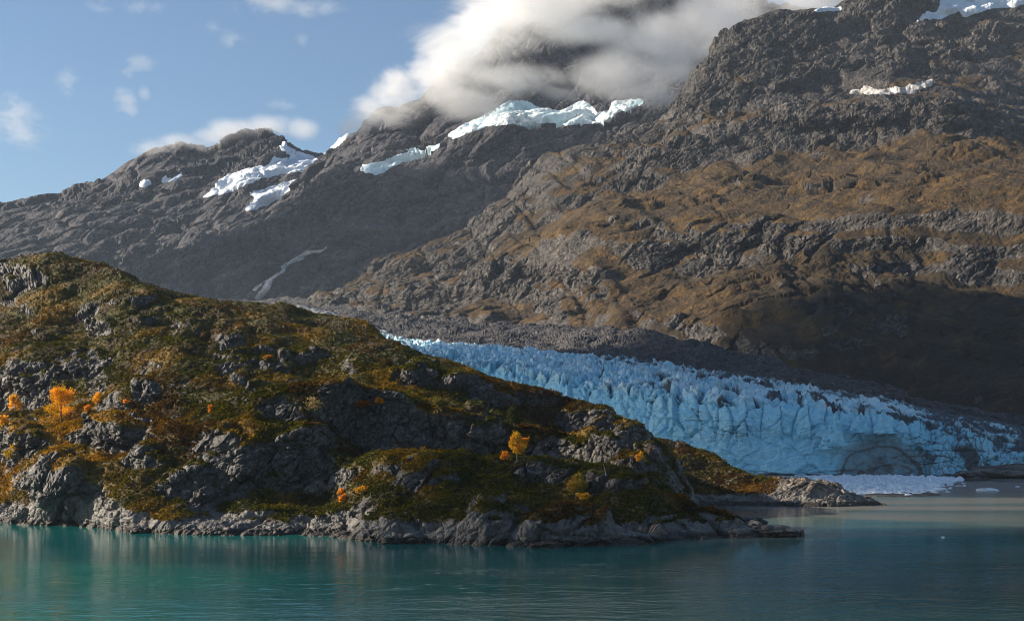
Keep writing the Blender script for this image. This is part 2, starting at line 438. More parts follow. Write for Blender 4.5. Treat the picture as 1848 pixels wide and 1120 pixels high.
cA = np.arange(-330, 1452, 1.5)
shoreY = lambda s: (lambda c: 63500.0 / (gauss1(np.interp(c, *nodes(s)), 4) - 787))
A1 = '-330:942 0:943 60:948 150:950 230:960 330:964 450:966 560:966 640:973 700:980 820:983 1000:985 1180:984 1205:973 1300:971 1440:966'
def plus(f, d): return lambda c: f(c) + (np.interp(c, *nodes(d)) if isinstance(d, str) else d)
sA = shoreY(A1)
TIP = ' 1200:%g 1300:%g 1445:%g'
linesA = [
    (('z', '-330:-4 1452:-4'), plus(sA, -3)),
    (('z', '-330:0 1452:0'), sA),
    ('-330:900 0:905 60:885 100:850 150:842 200:872 230:885 300:905 400:925 560:925 640:937 700:927 780:930 830:914 900:910 1000:926 1080:945 1150:957 1200:957 1300:957 1400:963 1445:965', plus(sA, '-330:14 1000:14 1200:8 1445:3')),
    ('-330:850 0:850 60:830 100:808 180:800 230:825 300:825 400:850 500:868 560:880 640:875 700:868 780:880 850:875 1000:890 1100:905 1200:928 1300:942 1400:958 1445:965', plus(sA, '-330:34 0:34 200:34 450:28 600:30 1000:36 1200:18 1445:5')),
    ('-330:800 0:790 100:770 170:760 230:742 300:755 360:775 450:795 560:805 640:828 700:820 760:816 820:823 870:836 920:828 1000:826 1080:831 1130:845 1200:885 1290:919 1380:954 1445:965', plus(sA, '-330:50 0:50 200:44 300:42 450:34 560:35 640:50 1000:54 1200:34 1445:7')),
    ('-330:804 0:796 100:772 170:765 230:748 300:755 360:764 450:765 560:772 620:808 640:836 700:834 760:832 820:838 870:848 920:842 1000:842 1080:848 1130:864 1200:904 1290:932 1380:960 1445:966', plus(sA, '-330:66 0:66 230:54 450:40 560:40 640:70 1000:78 1200:44 1445:9')),
    ('-330:762 0:747 100:737 170:717 250:713 330:716 400:715 450:703 560:694 640:697 720:704 800:722 850:742 900:764 960:772 1020:780 1080:795 1130:817 1200:890 1290:922 1380:957 1445:967', plus(sA, '-330:80 0:80 230:68 400:56 500:50 600:52 650:72 700:80 1000:88 1200:58 1445:12')),
    ('-330:770 0:757 100:745 170:728 250:722 330:724 400:720 450:710 560:704 640:705 720:714 800:732 850:750 900:770 960:780 1020:792 1080:806 1130:835 1200:905 1290:935 1380:965 1445:970', plus(sA, '-330:104 0:104 600:100 1000:120 1200:75 1445:20')),
    ('-330:650 0:655 100:650 170:664 250:686 300:676 400:688 500:680 620:694 700:694 780:706 850:724 900:742 1000:770 1080:790 1130:815 1180:830 1230:905 1445:985', plus(sA, '-330:116 0:116 300:122 600:132 1000:150 1200:120 1445:50')),
    ('-330:565 0:575 100:590 250:600 400:604 500:616 620:642 700:655 800:660 900:682 1000:714 1060:735 1130:768 1180:792 1225:830 1260:925 1445:1000', plus(sA, '-330:160 0:160 300:160 600:150 850:156 1000:161 1200:140 1445:90')),
    ('-330:480 -100:486 0:476 60:466 120:471 220:496 300:521 400:544 520:559 600:579 680:604 740:634 790:660 850:678 900:692 1000:724 1060:746 1130:780 1180:805 1225:850 1260:960 1445:1030', plus(sA, '-330:230 0:230 600:225 1000:200 1200:180 1445:120')),
    (('z', '-330:40 300:30 900:-2 1452:-8'), plus(sA, '-330:330 0:330 600:310 1000:260 1200:220 1445:150')),
    (('z', '-330:-8 1452:-8'), plus(sA, '-330:420 0:420 600:390 1000:320 1200:260 1445:180')),
]
PA, ixA = loft(cA, linesA, 1.15, smooth=7, hidden=26)
ZA0 = PA[..., 2].copy()
shoreW = sstep(-3, 3, PA[..., 2])[..., None]
PA = rock_relief(PA, [(40, 3.0, 's'), (22, 1.2)], 3, sstep(-2, 8, PA[..., 2]), (1, 1, .75))
KA = [(35, 500, 45, 28, 3), (190, 590, 34, 16, 4), (80, 600, 40, 14, 3), (240, 540, 36, 16, 3), (260, 575, 30, 10, 2.5), (345, 595, 34, 22, 4), (415, 608, 36, 20, 4), (150, 655, 60, 26, 4), (40, 690, 34, 26, 4),
      (445, 668, 52, 26, 4.5), (265, 700, 22, 20, 5), (490, 640, 30, 16, 3), (560, 640, 26, 14, 3), (650, 690, 24, 16, 4), (735, 680, 50, 18, 4.5), (820, 690, 40, 14, 3), (870, 725, 26, 30, 4), (930, 720, 60, 14, 2),
      (1060, 770, 56, 28, 4), (1120, 790, 40, 26, 4), (1160, 830, 26, 24, 3), (25, 790, 38, 40, 7), (205, 785, 56, 34, 6), (265, 830, 40, 46, 7), (105, 885, 46, 54, 9), (430, 830, 60, 50, 4), (545, 815, 55, 46, 5),
      (330, 880, 60, 40, 3), (760, 860, 50, 22, 3), (740, 840, 50, 14, 2), (985, 850, 50, 16, 3), (1110, 870, 60, 18, 3), (890, 948, 64, 40, 8), (1030, 962, 90, 28, 7), (700, 950, 50, 24, 3), (1240, 950, 60, 18, 2), (860, 780, 26, 14, 1.5), (895, 770, 18, 30, 1.5)]
PA, bareA = knobs(PA, KA); bareA = np.maximum(bareA, sstep(7, 3.5, PA[..., 2]))
PA = rock_relief(PA, [(12, 2.2, 'f'), (9, .8)], 9, .2 + .8 * bareA, (1, 1, .8), 2)
NA = blurn(normals(PA), 4)
pxA, pyA = proj(PA)
NA2 = blurn(normals(PA), 2)
vegA = NA[..., 2] * 1.2 + NA2[..., 2] * .5 - .46 + .5 * fbm(PA, 16, 4, off=4.4) + .25 * sstep(330, 120, pxA) * sstep(690, 760, pyA) - sstep(6, 1.0, PA[..., 2]) * 1.2 - .75 * bareA * sstep(1.0, .6, NA2[..., 2])
vf = sstep(.3, .6, vegA)
PA = rock_relief(PA, [(5.2, 1.25, 'f'), (2.4, .6, 'f'), (1.1, .16, 'f')], 21, (1 - .85 * vf) * (1 - .45 * sstep(9, 4, PA[..., 2])), (1, 1, .7), 2)
NA = blurn(normals(PA), 1)
PA = (PA + NA * ((fbm(PA, 5.0, 2, .6, off=1.8) * .5 + fbm(PA, 1.8, 2, .6, off=8.8) * .4 + .2) * vf)[..., None]).astype(F32)
PA = (PA + blurn(normals(PA), 1) * (fbm(PA, .9, 2, .8, off=6.1) * .14 * (1 - .5 * vf))[..., None]).astype(F32)
goldA = sstep(330, 120, pxA) * sstep(690, 760, pyA) * sstep(930, 860, pyA) * (.35 + .65 * sstep(-.2, .3, noise(PA, 14, 2.2)))
goldA = np.clip(goldA + .45 * sstep(.1, .5, noise(PA, 19, 12.5)), 0, 1)
tag(grid_mesh('headland_terrain', PA, MAT['headland'], {'veg': vegA, 'gold': goldA}, smooth=False), kind='structure')

# the lower knoll and bare rocky point behind it
cB = np.arange(1060, 1600, 1.5)
sB = shoreY('1060:909 1250:911 1400:913 1500:914 1596:911')
linesB = [
    (('z', '1060:-4 1600:-4'), plus(sB, -2)), (('z', '1060:0 1600:0'), sB),
    ('1060:890 1250:896 1330:898 1400:895 1440:890 1500:898 1560:907 1596:911', plus(sB, '1060:8 1400:6 1500:6 1596:1')),
    ('1060:850 1180:862 1300:880 1380:884 1430:868 1470:868 1520:886 1560:900 1596:910.5', plus(sB, '1060:30 1300:24 1420:13 1500:11 1596:2')),
    ('1060:760 1150:788 1200:799 1240:804 1290:824 1330:847 1370:862 1420:860 1470:861 1510:870 1540:886 1570:900 1596:910', plus(sB, '1060:62 1250:56 1400:30 1500:20 1596:3')),
    ('1060:772 1150:800 1200:812 1240:818 1290:840 1330:858 1370:868 1420:866 1470:866 1510:876 1540:891 1570:903 1596:911', plus(sB, '1060:85 1250:80 1400:42 1500:28 1596:5')),
    (('z', '1060:-6 1600:-6'), plus(sB, '1060:130 1250:120 1400:72 1500:45 1596:10')),
]
PB, ixB = loft(cB, linesB, 2.0, smooth=6, hidden=20)
PB = rock_relief(PB, [(16, 1.2), (8, 1.0, 'f')], 33, sstep(-2, 5, PB[..., 2]), (1, 1, .8))
NB = blurn(normals(PB), 3); pxB, pyB = proj(PB)
vegB = NB[..., 2] * .9 - .05 + .4 * fbm(PB, 16, 3, off=2.4) - sstep(5, 1.5, PB[..., 2]) * 1.4 - 1.0 * sstep(1375, 1440, pxB) + .35 * sstep(1400, 1440, pxB) * sstep(872, 862, pyB)
vf = sstep(.3, .6, vegB)
PB = rock_relief(PB, [(4.0, .8, 'f'), (1.9, .4, 'f'), (.9, .14)], 41, 1 - .8 * vf, (1.6, 1, .6), 2)
PB = (PB + blurn(normals(PB), 1) * ((fbm(PB, 2.0, 3, .6, off=3.8) * .55 + .2) * vf)[..., None]).astype(F32)
goldB = np.clip(sstep(1380, 1430, pxB) + .3 * sstep(.1, .5, noise(PB, 15, 7.5)), 0, 1)
tag(grid_mesh('rocky_point_terrain', PB, MAT['point'], {'veg': vegB, 'gold': goldB}, smooth=False), kind='structure')

# ------------------------------------------------------------------ glacier
cG = np.arange(330, 2110, 1.5)
FOOT = '330:2500 560:1650 700:1450 800:1290 900:1180 1000:1090 1100:1020 1200:960 1310:918 1450:906 1700:904 1850:902 2110:900'
TOP = '330:585 560:632 700:648 800:656 900:668 1000:688 1100:703 1200:713 1300:723 1400:731 1500:738 1600:749 1700:769 1848:803 2110:836'
BACKG = '330:562 480:567 560:575 600:588 680:605 760:622 900:631 1040:646 1200:659 1300:680 1400:696 1500:711 1600:726 1700:746 1848:773 2110:815'
YBACK = '330:3000 560:2120 760:1760 900:1620 1040:1510 1200:1400 1400:1290 1600:1190 1848:1080 2110:1010'
yf = lambda c: np.interp(c, *nodes(FOOT)); yb = lambda c: np.interp(c, *nodes(YBACK))
linesG = [
    (('z', '330:200 560:20 760:-6 2110:-6'), plus(yf, -4)), (('z', '330:205 560:30 760:0 2110:0'), plus(yf, -1)),
    (('z', '330:215 560:60 760:25 900:18 1310:16 1700:14 2110:4'), plus(yf, 3)),
    (TOP, plus(yf, '560:60 900:40 1100:26 1300:14 1700:18 1848:30 2110:30')),
    (BACKG, yb),
    (('z', '330:180 560:60 1200:20 2110:-20'), plus(yb, 60)),
]
PG, ixG = loft(cG, linesG, 2.2, smooth=8, hidden=10, far=.85)
rG = np.arange(PG.shape[0])[:, None] * np.ones((1, PG.shape[1]))
uG, vG = proj(PG)
topw = sstep(ixG[3] - 12, ixG[3] + 8, rG) * (1 - sstep(ixG[4] + 2, ixG[5], rG))      # 1 on the broken upper surface
facew = 1 - sstep(ixG[3] - 10, ixG[3] + 6, rG)
rightw = sstep(1560, 1720, uG)
X, Y, Z = PG[..., 0], PG[..., 1], PG[..., 2]
wx = noise(PG, 40, 1.1) * 7; wy = noise(PG, 40, 5.1) * 7
def seracs(sx, sy, k, ang=.5):
    ca, sa = math.cos(ang), math.sin(ang)
    a = ((X + wx) * ca + (Y + wy) * sa) / sx; b = (-(X + wx) * sa + (Y + wy) * ca) / sy
    f1, f2, r1, r2, r3, ox, oy = voronoi2(a, b, k)
    edge = sstep(0, .22, f2 - f1)
    peak = 1 - np.clip(np.abs(ox * (.6 + r2) + oy * (r3 - .5) * 2) * 1.5 + np.abs(oy) * .7, 0, 1.3)
    return edge, r1, peak, (r2 - .5) * ox * 2 + (r3 - .5) * oy * 2, r2, r3
e1, r1, p1, t1, ca1, cb1 = seracs(17, 21, 11)
e2, r2_, p2, t2, ca2, cb2 = seracs(6.5, 8, 31, .9)
hs = (e1 - 1) * 6 + e1 * (r1 * 5 + p1 * 3 + t1 * 8 - 3)
hs = hs + (e2 - 1) * 1.8 + e2 * (p2 * 1.6 + t2 * 3.2) + facets(PG, 7, 33, (1.5, 1, 1)) * 2.4
amp = (1 - .45 * sstep(1350, 1700, uG)) * topw * (.25 + .75 * sstep(540, 720, uG))
edgeback = sstep(ixG[4], ixG[4] - 70, rG)
PG[..., 2] += (hs * amp * (.35 + .65 * edgeback)).astype(F32)
# the calving face: leaning pillars split by vertical cracks, conchoidal scars, bulges
arc = np.cumsum(np.linalg.norm(np.diff(PG[ixG[2]], axis=0, prepend=PG[ixG[2]][:1]), axis=-1))[None, :] * np.ones_like(Z)
f1, f2, ra, rb, rc_, ox, oy = voronoi2((arc + noise(PG, 18, 3.3) * 3) / 10.0, (Z + noise(PG, 25, 9.3) * 5) / 26.0, 51)
upw = sstep(16, 34, Z)
fd = ((sstep(0, .10, f2 - f1) - 1) * 2.4 + (ra - .5) * 4 + ox * (rb - .5) * 7) * (.15 + .85 * upw)
g1, g2, sa_, sb_, sc_, ox2, oy2 = voronoi2((arc + noise(PG, 9, 6.3) * 2) / 4.0, (Z + noise(PG, 9, 2.3) * 2) / 5.5, 71)
fd2 = ((sa_ - .5) * .4 + ox2 * (sb_ - .5) * .9 + oy2 * (sc_ - .5) * .8) * (.35 + .65 * upw)
shell = facets(PG * np.array([1, 1, 1.6], dtype=F32), 15, 57, (1.5, 1, 1)) * 1.5
lowsm = sstep(4, 20, Z)
Nf = blurn(normals(PG), 4)
fdisp = fd * (.35 + .65 * lowsm) + fd2 * (.7 + .8 * rightw) + fbm(PG, 22, 3, off=5.5) * 2.4 + shell
fdisp = fdisp + rightw * ((p1 - .5) * 5 + t2 * 2)
PG = (PG + Nf * (fdisp * facew * sstep(-3, 2, Z))[..., None]).astype(F32)
PG = (PG + blurn(normals(PG), 1) * (fbm(PG, 3.2, 2, off=1.5) * .35 + facets(PG, 4.5, 35, (1.4, 1, 1)) * (.45 + .5 * topw))[..., None]).astype(F32)
# where dirt lies on and in the ice
uG, vG = proj(PG)
rel = (rG - ixG[3]) / float(ixG[4] - ixG[3])
dirt = .85 * sstep(.35, .95, rel + .35 * noise(PG, 30, 3.7)) * sstep(900, 1250, uG)
dirt = dirt + topw * (1 - e1) * .9 * sstep(850, 1250, uG) + topw * (1 - e2) * .25 * sstep(900, 1250, uG)
dirt = dirt + .85 * sstep(.0, .45, fbm(PG, 28, 3, off=7.7)) * sstep(1000, 1400, uG) * topw + .35 * sstep(.1, .5, fbm(PG, 20, 3, off=3.7)) * sstep(2, -3, hs) * topw
dirt = dirt + rightw * (.42 + .35 * (1 - sstep(0, .2, g2 - g1)) + .6 * sstep(0, .5, noise(PG, 14, 4.4)))
band = np.abs(noise(np.stack([arc * .25 - Z * .2, Z * 2.2 + arc * .10, 0 * Z], -1).astype(F32), 14, 8.1))
band2 = np.abs(noise(np.stack([arc * .12 - Z * .1, Z * 3.0 + arc * .22 + 4 * np.sin(arc / 60), 0 * Z], -1).astype(F32), 9, 18.1))
dirt = dirt + facew * sstep(.05, .0, band2) * .42 * sstep(-.1, .3, noise(PG, 30, 19.9))
dirt = dirt + facew * sstep(.06, .0, band) * .62 * sstep(-.2, .3, noise(PG, 45, 9.9))
dirt = dirt + facew * sstep(.035, .0, f2 - f1) * .5 * sstep(16, 30, Z)
fr = np.abs(noise(np.stack([arc + noise(PG, 12, 4.7) * 1.5, Z * .10, 0 * Z], -1).astype(F32), 7.5, 28.1))
dirt = dirt + facew * sstep(.045, .0, fr) * .6 * sstep(14, 30, Z + 10 * noise(PG, 20, 2.9)) * (1 - rightw)
dirt = dirt + facew * sstep(1.2, .2, Z) * .8
# the arched grey scar with its dark mouth at the foot of the face
cx, cz0 = at(1590, 857, 905)[0], 0.0
dx, dz = (X - cx) / 13.0, (Z - cz0) / 19.0
rr = np.sqrt(dx * dx + dz * dz) + noise(PG, 8, 3.1) * .12
silt = facew * sstep(1.55, 1.1, np.sqrt((dx * .62) ** 2 + dz * dz)) * .75
archd = np.exp(-((np.sqrt((dx * .5) ** 2 + dz * dz) - .98 - .05 * noise(PG, 9, 1.1)) / .055) ** 2)
dirt = dirt + facew * archd * .8
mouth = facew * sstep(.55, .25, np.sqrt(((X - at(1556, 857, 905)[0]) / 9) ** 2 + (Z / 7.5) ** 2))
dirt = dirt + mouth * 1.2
silt = np.clip(silt + facew * sstep(.75, .45, rr) * .6, 0, 1)
lowband = np.exp(-((Z - 6.5 - 6 * np.sin((uG - 1330) / 300 * 3.1 + 3.6) - noise(PG, 25, 6.6) * 2) / 1.3) ** 2)
dirt = dirt + facew * lowband * .55 * sstep(1300, 1350, uG) * sstep(1620, 1560, uG)
dirt = dirt + topw * (.30 * sstep(.72, .8, cb2) + .22 * sstep(.75, .82, ca1) + .25 * sstep(.12, .0, e1))
deep = np.clip(topw * .7 * sstep(-1, -5, hs) + topw * .4 * sstep(.7, .8, ca2) + topw * (1 - e1) * .9 + facew * (1 - sstep(0, .14, f2 - f1)) * .4 * upw, 0, 1) * sstep(1500, 1100, uG)
blue = np.clip(topw * (.35 * ca1 * cb2 + .8 * sstep(3.5, -3, hs)) + facew * (.8 - .3 * rightw) + rightw * .3, 0, 1)
glacier = grid_mesh('glacier', PG, MAT['ice'], {'dirt': dirt, 'silt': silt, 'deep': deep, 'blue': blue}, smooth=True)
tag(glacier, 'blue tidewater glacier with a jagged crevassed top and a sheer calving face', 'glacier')

# ------------------------------------------------------------------ moraine between the ice and the mountain
cM = np.arange(340, 2130, 2.0)
RFOOT = '340:552 480:552 590:547 700:566 850:579 960:588 1100:600 1200:624 1350:652 1500:690 1650:726 1750:750 1848:766 2130:805'
YFOOT = '340:3300 480:3100 590:2850 700:2550 850:2250 1100:1900 1400:1620 1600:1480 1848:1330 2130:1250'
yr = lambda c: np.interp(c, *nodes(YFOOT))
mixy = lambda t: (lambda c: yb(c) * (1 - t) + yr(c) * t)
MB = '340:572 560:576 600:590 680:607 760:625 900:635 1040:650 1200:663 1300:684 1400:700 1500:715 1600:730 1700:750 1848:778 2130:818'
linesM = [
    (('z', '340:-30 2130:-30'), plus(yb, -60)),
    (MB, plus(yb, -6)),
    ('340:566 560:568 600:580 700:597 860:613 1000:632 1100:640 1200:645 1300:665 1400:682 1500:700 1600:718 1700:740 1848:768 2130:810', mixy(.22)),
    ('340:558 480:556 560:560 700:572 850:590 960:598 1060:594 1150:603 1200:610 1300:636 1400:658 1500:684 1600:708 1700:735 1848:762 2130:806', mixy(.62)),
    ('340:557 480:556 560:558 700:573 850:588 960:596 1060:603 1150:616 1300:646 1500:692 1650:728 1848:768 2130:808', mixy(.8)),
    (RFOOT, plus(yr, 20)),
    ('340:545 600:535 2130:790', plus(yr, 180)),
]
PM, ixM = loft(cM, linesM, 3.0, smooth=8, hidden=24)
PM = rock_relief(PM, [(110, 6, 's'), (40, 4.5), (18, 2.2), (9, 1.6, 'f'), (4, .7)], 61, None, (1.5, 1, .7), 2)
uM, vM = proj(PM)
vegM = np.full(PM.shape[:2], -.3) + .5 * fbm(PM, 120, 3, off=3.3)
tag(grid_mesh('moraine_terrain', PM, MAT['moraine'], {'veg': vegM, 'gold': vegM * 0}, smooth=False), kind='structure')

# ------------------------------------------------------------------ brown mountain on the right
cR = np.arange(540, 2240, 1.6)
RIDGE = '540:545 590:534 650:500 700:480 780:445 830:420 870:400 900:370 960:322 1000:300 1080:268 1130:240 1200:192 1250:142 1280:102 1330:66 1380:42 1430:23 1500:16 1530:2 1560:-14 1650:-30 1750:-16 1850:-30 2240:-60'
def between(a, b, t):
    xa, va = nodes(a); xb, vb = nodes(b); xs = np.unique(np.concatenate([xa, xb]))
    v = np.interp(xs, xa, va) * (1 - t) + np.interp(xs, xb, vb) * t
    return ' '.join('%g:%g' % p for p in zip(xs, v))
CB = '540:548 700:560 850:560 950:545 1080:490 1200:478 1350:475 1500:480 1600:500 1848:480 2240:470'      # foot of the dark cliff band
CT = '540:547 700:540 850:520 950:490 1080:432 1200:412 1300:400 1400:397 1500:402 1600:395 1750:375 1848:360 2240:340'
UL = '540:546 700:520 850:470 900:440 1000:380 1100:345 1200:320 1400:290 1600:268 1700:262 1848:270 2240:260'
UC = '540:545.5 700:505 850:440 900:405 1000:340 1100:300 1200:268 1300:240 1400:205 1500:195 1600:188 1700:200 1848:235 2240:230'
US = '540:545 700:490 850:418 900:380 1000:312 1100:275 1200:230 1280:190 1400:170 1550:165 1650:150 1750:165 1848:190 2240:185'
U2 = '540:545 700:485 850:412 900:374 1000:305 1100:266 1200:205 1260:150 1330:110 1430:80 1550:75 1650:60 1848:70 2240:60'
YRIDGE = '540:3150 700:3000 900:3080 1200:3150 1400:3200 2240:3250'
yg = lambda c: np.interp(c, *nodes(YRIDGE))
my = lambda t: (lambda c: yr(c) * (1 - t) + yg(c) * t)
linesR = [
    (('z', '540:100 1200:40 2240:-40'), plus(yr, -60)),
    (RFOOT, yr),
    (between(RFOOT, CB, .55), my(.10)),
    (CB, my(.255)), (CT, my(.29)), (UL, my(.60)), (UC, my(.65)), (US, my(.80)), (U2, my(.90)), (RIDGE, my(1.0)),
    (('z', '540:280 1000:500 2240:700'), plus(yg, 180)),
]
PR, ixR = loft(cR, linesR, 1.25, smooth=12, hidden=10)
ampR = sstep(0, 60, PR[..., 1] - yr(cR)[None, :] + 60)
PR = rock_relief(PR, [(330, 24, 's'), (140, 10, 's'), (75, 5)], 71, ampR, (1, 1, .9), 3)
KR = [(1060, 505, 44, 26, 14), (1180, 455, 50, 34, 12), (1280, 440, 60, 40, 16), (1380, 425, 60, 30, 14), (1440, 440, 40, 30, 10), (1480, 425, 30, 20, 8), (1340, 515, 50, 14, 8), (1410, 515, 22, 12, 6), (980, 520, 50, 34, 8), (900, 500, 60, 26, 7),
      (820, 480, 40, 22, 6), (760, 520, 60, 22, 6), (1010, 560, 40, 20, 8), (1500, 560, 44, 22, 8), (1610, 560, 44, 60, 7), (1560, 510, 40, 18, 7), (1760, 480, 40, 14, 6), (1200, 420, 30, 14, 6), (1250, 590, 40, 16, 5), (1530, 610, 50, 24, 6),
      (1230, 300, 24, 12, 6), (1350, 330, 40, 12, 6), (1480, 340, 26, 10, 5), (1560, 335, 26, 8, 5), (1690, 330, 26, 8, 5), (1440, 215, 60, 26, 16), (1540, 215, 50, 26, 16), (1640, 205, 60, 22, 18), (1720, 210, 60, 24, 18), (1790, 230, 60, 22, 16),
      (1350, 90, 70, 40, 16), (1450, 70, 60, 40, 14), (1250, 190, 50, 16, 8), (1610, 110, 40, 24, 14), (1720, 90, 60, 22, 12), (1170, 280, 40, 14, 6), (1330, 170, 60, 12, 6), (1480, 110, 50, 20, 10), (1600, 60, 60, 24, 12)]
PR, bareR = knobs(PR, KR)
barren = np.clip(bareR + sstep(.0, .5, fbm(PR, 170, 3, off=14.2)) * .6 + sstep(430, 600, PR[..., 2]) * .75 * sstep(-.25, .25, fbm(PR, 200, 2, off=15.2)) + sstep(1000, 800, proj(PR)[0]) * .5, 0, 1)
PR = rock_relief(PR, [(60, 10, 'f'), (34, 2.4)], 77, ampR * (.14 + .86 * barren), (1, 1, .8), 2)
gq = np.stack([PR[..., 0] * 1.0 + PR[..., 2] * .55 + noise(PR, 130, 4.9) * 22, PR[..., 1] * .10, PR[..., 2] * .10], -1).astype(F32)
PR[..., 2] -= (sstep(.80, 1.0, 1 - np.abs(noise(gq, 120, 6.6)) * 1.6) * 4 * ampR).astype(F32)
sR = np.stack([(PR[..., 0] * .72 + PR[..., 2] * .69) / 240, (PR[..., 2] * .72 - PR[..., 0] * .69) / 40, PR[..., 1] / 500], -1).astype(F32)
PR = (PR + blurn(normals(PR), 3) * ((1 - 2 * np.abs(noise(sR, 1.0, 8.7))) * 5.5 * sstep(1250, 950, proj(PR)[0]) * ampR)[..., None]).astype(F32)
led = PR[..., 2] + noise(PR, 160, 9.9) * 16 + PR[..., 0] * .12
PR[..., 1] += (np.sin(led / 46 * 6.283) * 4.0 * ampR).astype(F32)
gull = ridged(np.stack([PR[..., 0] + PR[..., 2] * .4, PR[..., 1] * .2, PR[..., 2] * .15], -1), 50, 3, off=2.7)
PR[..., 2] += (gull * 2.4 * ampR).astype(F32)
NR = blurn(normals(PR), 3); uR, vR = proj(PR)
NR2 = blurn(normals(PR), 2)
vegR = NR[..., 2] * 1.2 + NR2[..., 2] * .5 - .52 - .75 * bareR * sstep(1.0, .55, NR2[..., 2]) + .55 * fbm(PR, 110, 4, off=6.1) - .55 * sstep(430, 640, PR[..., 2]) + .25 * sstep(1000, 1500, uR) * sstep(500, 350, PR[..., 2])
vegR -= .35 * sstep(1050, 800, uR)
vf = sstep(.3, .6, vegR)
PR = rock_relief(PR, [(22, 4.2, 'f'), (11, 2.2, 'f'), (5.5, 1.0, 'f')], 81, (1 - .85 * vf) * (.2 + .85 * barren), (1, 1, .8), 2)
PR = (PR + blurn(normals(PR), 1) * ((fbm(PR, 26, 2, .6, off=3.1) * 1.6 + fbm(PR, 7, 2, .6, off=8.1) * .8) * vf)[..., None]).astype(F32)
PR = (PR + blurn(normals(PR), 1) * (fbm(PR, 5.5, 2, .8, off=4.1) * (1.1 - .6 * vf))[..., None]).astype(F32)
goldR = .5 * sstep(.15, .6, fbm(PR, 60, 3, off=5.9))
uR, vR = proj(PR)
rib = ridged(np.stack([PR[..., 0] + PR[..., 2] * .3 + noise(PR, 70, 5.2) * 10, PR[..., 1] * .25, PR[..., 2] * .12], -1), 34, 3, off=12.7)
shadeR = sstep(1150, 1500, uR + noise(PR, 90, 2.9) * 160) * sstep(385, 450, vR + noise(PR, 70, 3.9) * 50 + (1848 - uR) * -.04) * (.45 + .5 * sstep(-.35, .2, noise(PR, 45, 8.3)))  # deep shade of the lower right slope, painted into its plant colour
PR[..., 2] += (rib * 4.5 * shadeR).astype(F32)
tag(grid_mesh('brown_mountain', PR, MAT['right'], {'veg': vegR, 'gold': goldR, 'plant_shade': shadeR}, smooth=False), kind='structure')

# ------------------------------------------------------------------ grey mountains beyond
cE = np.arange(130, 1560, 1.7)
YE = 3700
linesE = [
    (('z', '130:180 1560:180'), 3620),
    ('130:600 200:560 380:548 500:550 600:546 700:530 900:480 1560:420', 3700),
    ('130:570 180:520 220:492 270:468 330:452 420:441 600:428 720:419 830:411 900:400 1000:380 1560:320', 3900),
    ('130:580 180:535 220:510 270:480 330:460 420:440 500:420 600:418 720:410 830:402 900:392 1000:372 1560:310', 4060),
    ('130:590 180:545 220:520 270:490 330:467 420:428 520:388 600:372 700:364 800:372 900:355 1000:335 1300:285 1560:240', 4180),
    ('130:600 220:535 330:480 440:407 500:380 560:340 600:318 660:306 720:301 780:286 830:247 880:229 960:226 1050:232 1120:225 1200:200 1320:150 1560:100', 4380),
    ('130:605 220:540 330:484 440:410 500:372 560:326 600:300 660:268 720:260 790:236 850:226 920:195 1000:198 1100:184 1200:160 1320:110 1560:60', 4600),
    ('130:610 220:545 330:488 440:414 500:369 560:322 600:296 640:268 680:240 700:228 760:196 800:150 850:118 880:95 920:40 960:-10 1000:-60 1100:-90 1200:-60 1320:0 1560:20', 4960),
    (('z', '130:200 1560:300'), 6000),
]
PE, ixE = loft(cE, linesE, 1.5, smooth=8, hidden=10)
PE = rock_relief(PE, [(420, 26, 's'), (200, 24, 'f'), (95, 15, 'f')], 91, None, (1, 1, .9), 3)
PE[..., 2] += (ridged(np.stack([PE[..., 0] - PE[..., 2] * .3, PE[..., 1] * .15, PE[..., 2] * .15], -1), 110, 3, off=9.1) * 10).astype(F32)
uE, vE = proj(PE)
rake = ridged(np.stack([PE[..., 0] - PE[..., 2] * .5, PE[..., 1] * .1, PE[..., 2] * .1], -1), 45, 2, off=4.7)
PE[..., 2] += (rake * 7 * sstep(330, 350, vE) * sstep(415, 390, vE) * sstep(640, 720, uE)).astype(F32)
NE = blurn(normals(PE), 3)
vegE = NE[..., 2] * 1.0 - .55 + .5 * fbm(PE, 260, 3, off=1.1) - .4 * sstep(500, 900, PE[..., 2])
sE = np.stack([(PE[..., 0] * .9 + PE[..., 2] * .4) / 420, (PE[..., 2] * .9 - PE[..., 0] * .4) / 62, PE[..., 1] / 700], -1).astype(F32)
PE = (PE + NE * ((1 - 2 * np.abs(noise(sE, 1.0, 3.7)) ) * 9 * sstep(900, 600, uE))[..., None]).astype(F32)
bE = sstep(-.1, .3, fbm(PE, 320, 3, off=21.1))
PE = rock_relief(PE, [(42, 8, 'f'), (20, 4.0, 'f'), (10, 1.8, 'f')], 95, (1 - .6 * sstep(.3, .6, vegE)) * (.18 + .95 * bE), (1, 1, .8), 2)
PE = (PE + blurn(normals(PE), 1) * (fbm(PE, 9, 2, .8, off=4.1) * 1.5)[..., None]).astype(F32)
tag(grid_mesh('grey_mountain', PE, MAT['far'], {'veg': vegE, 'gold': vegE * 0}, smooth=False), kind='structure')

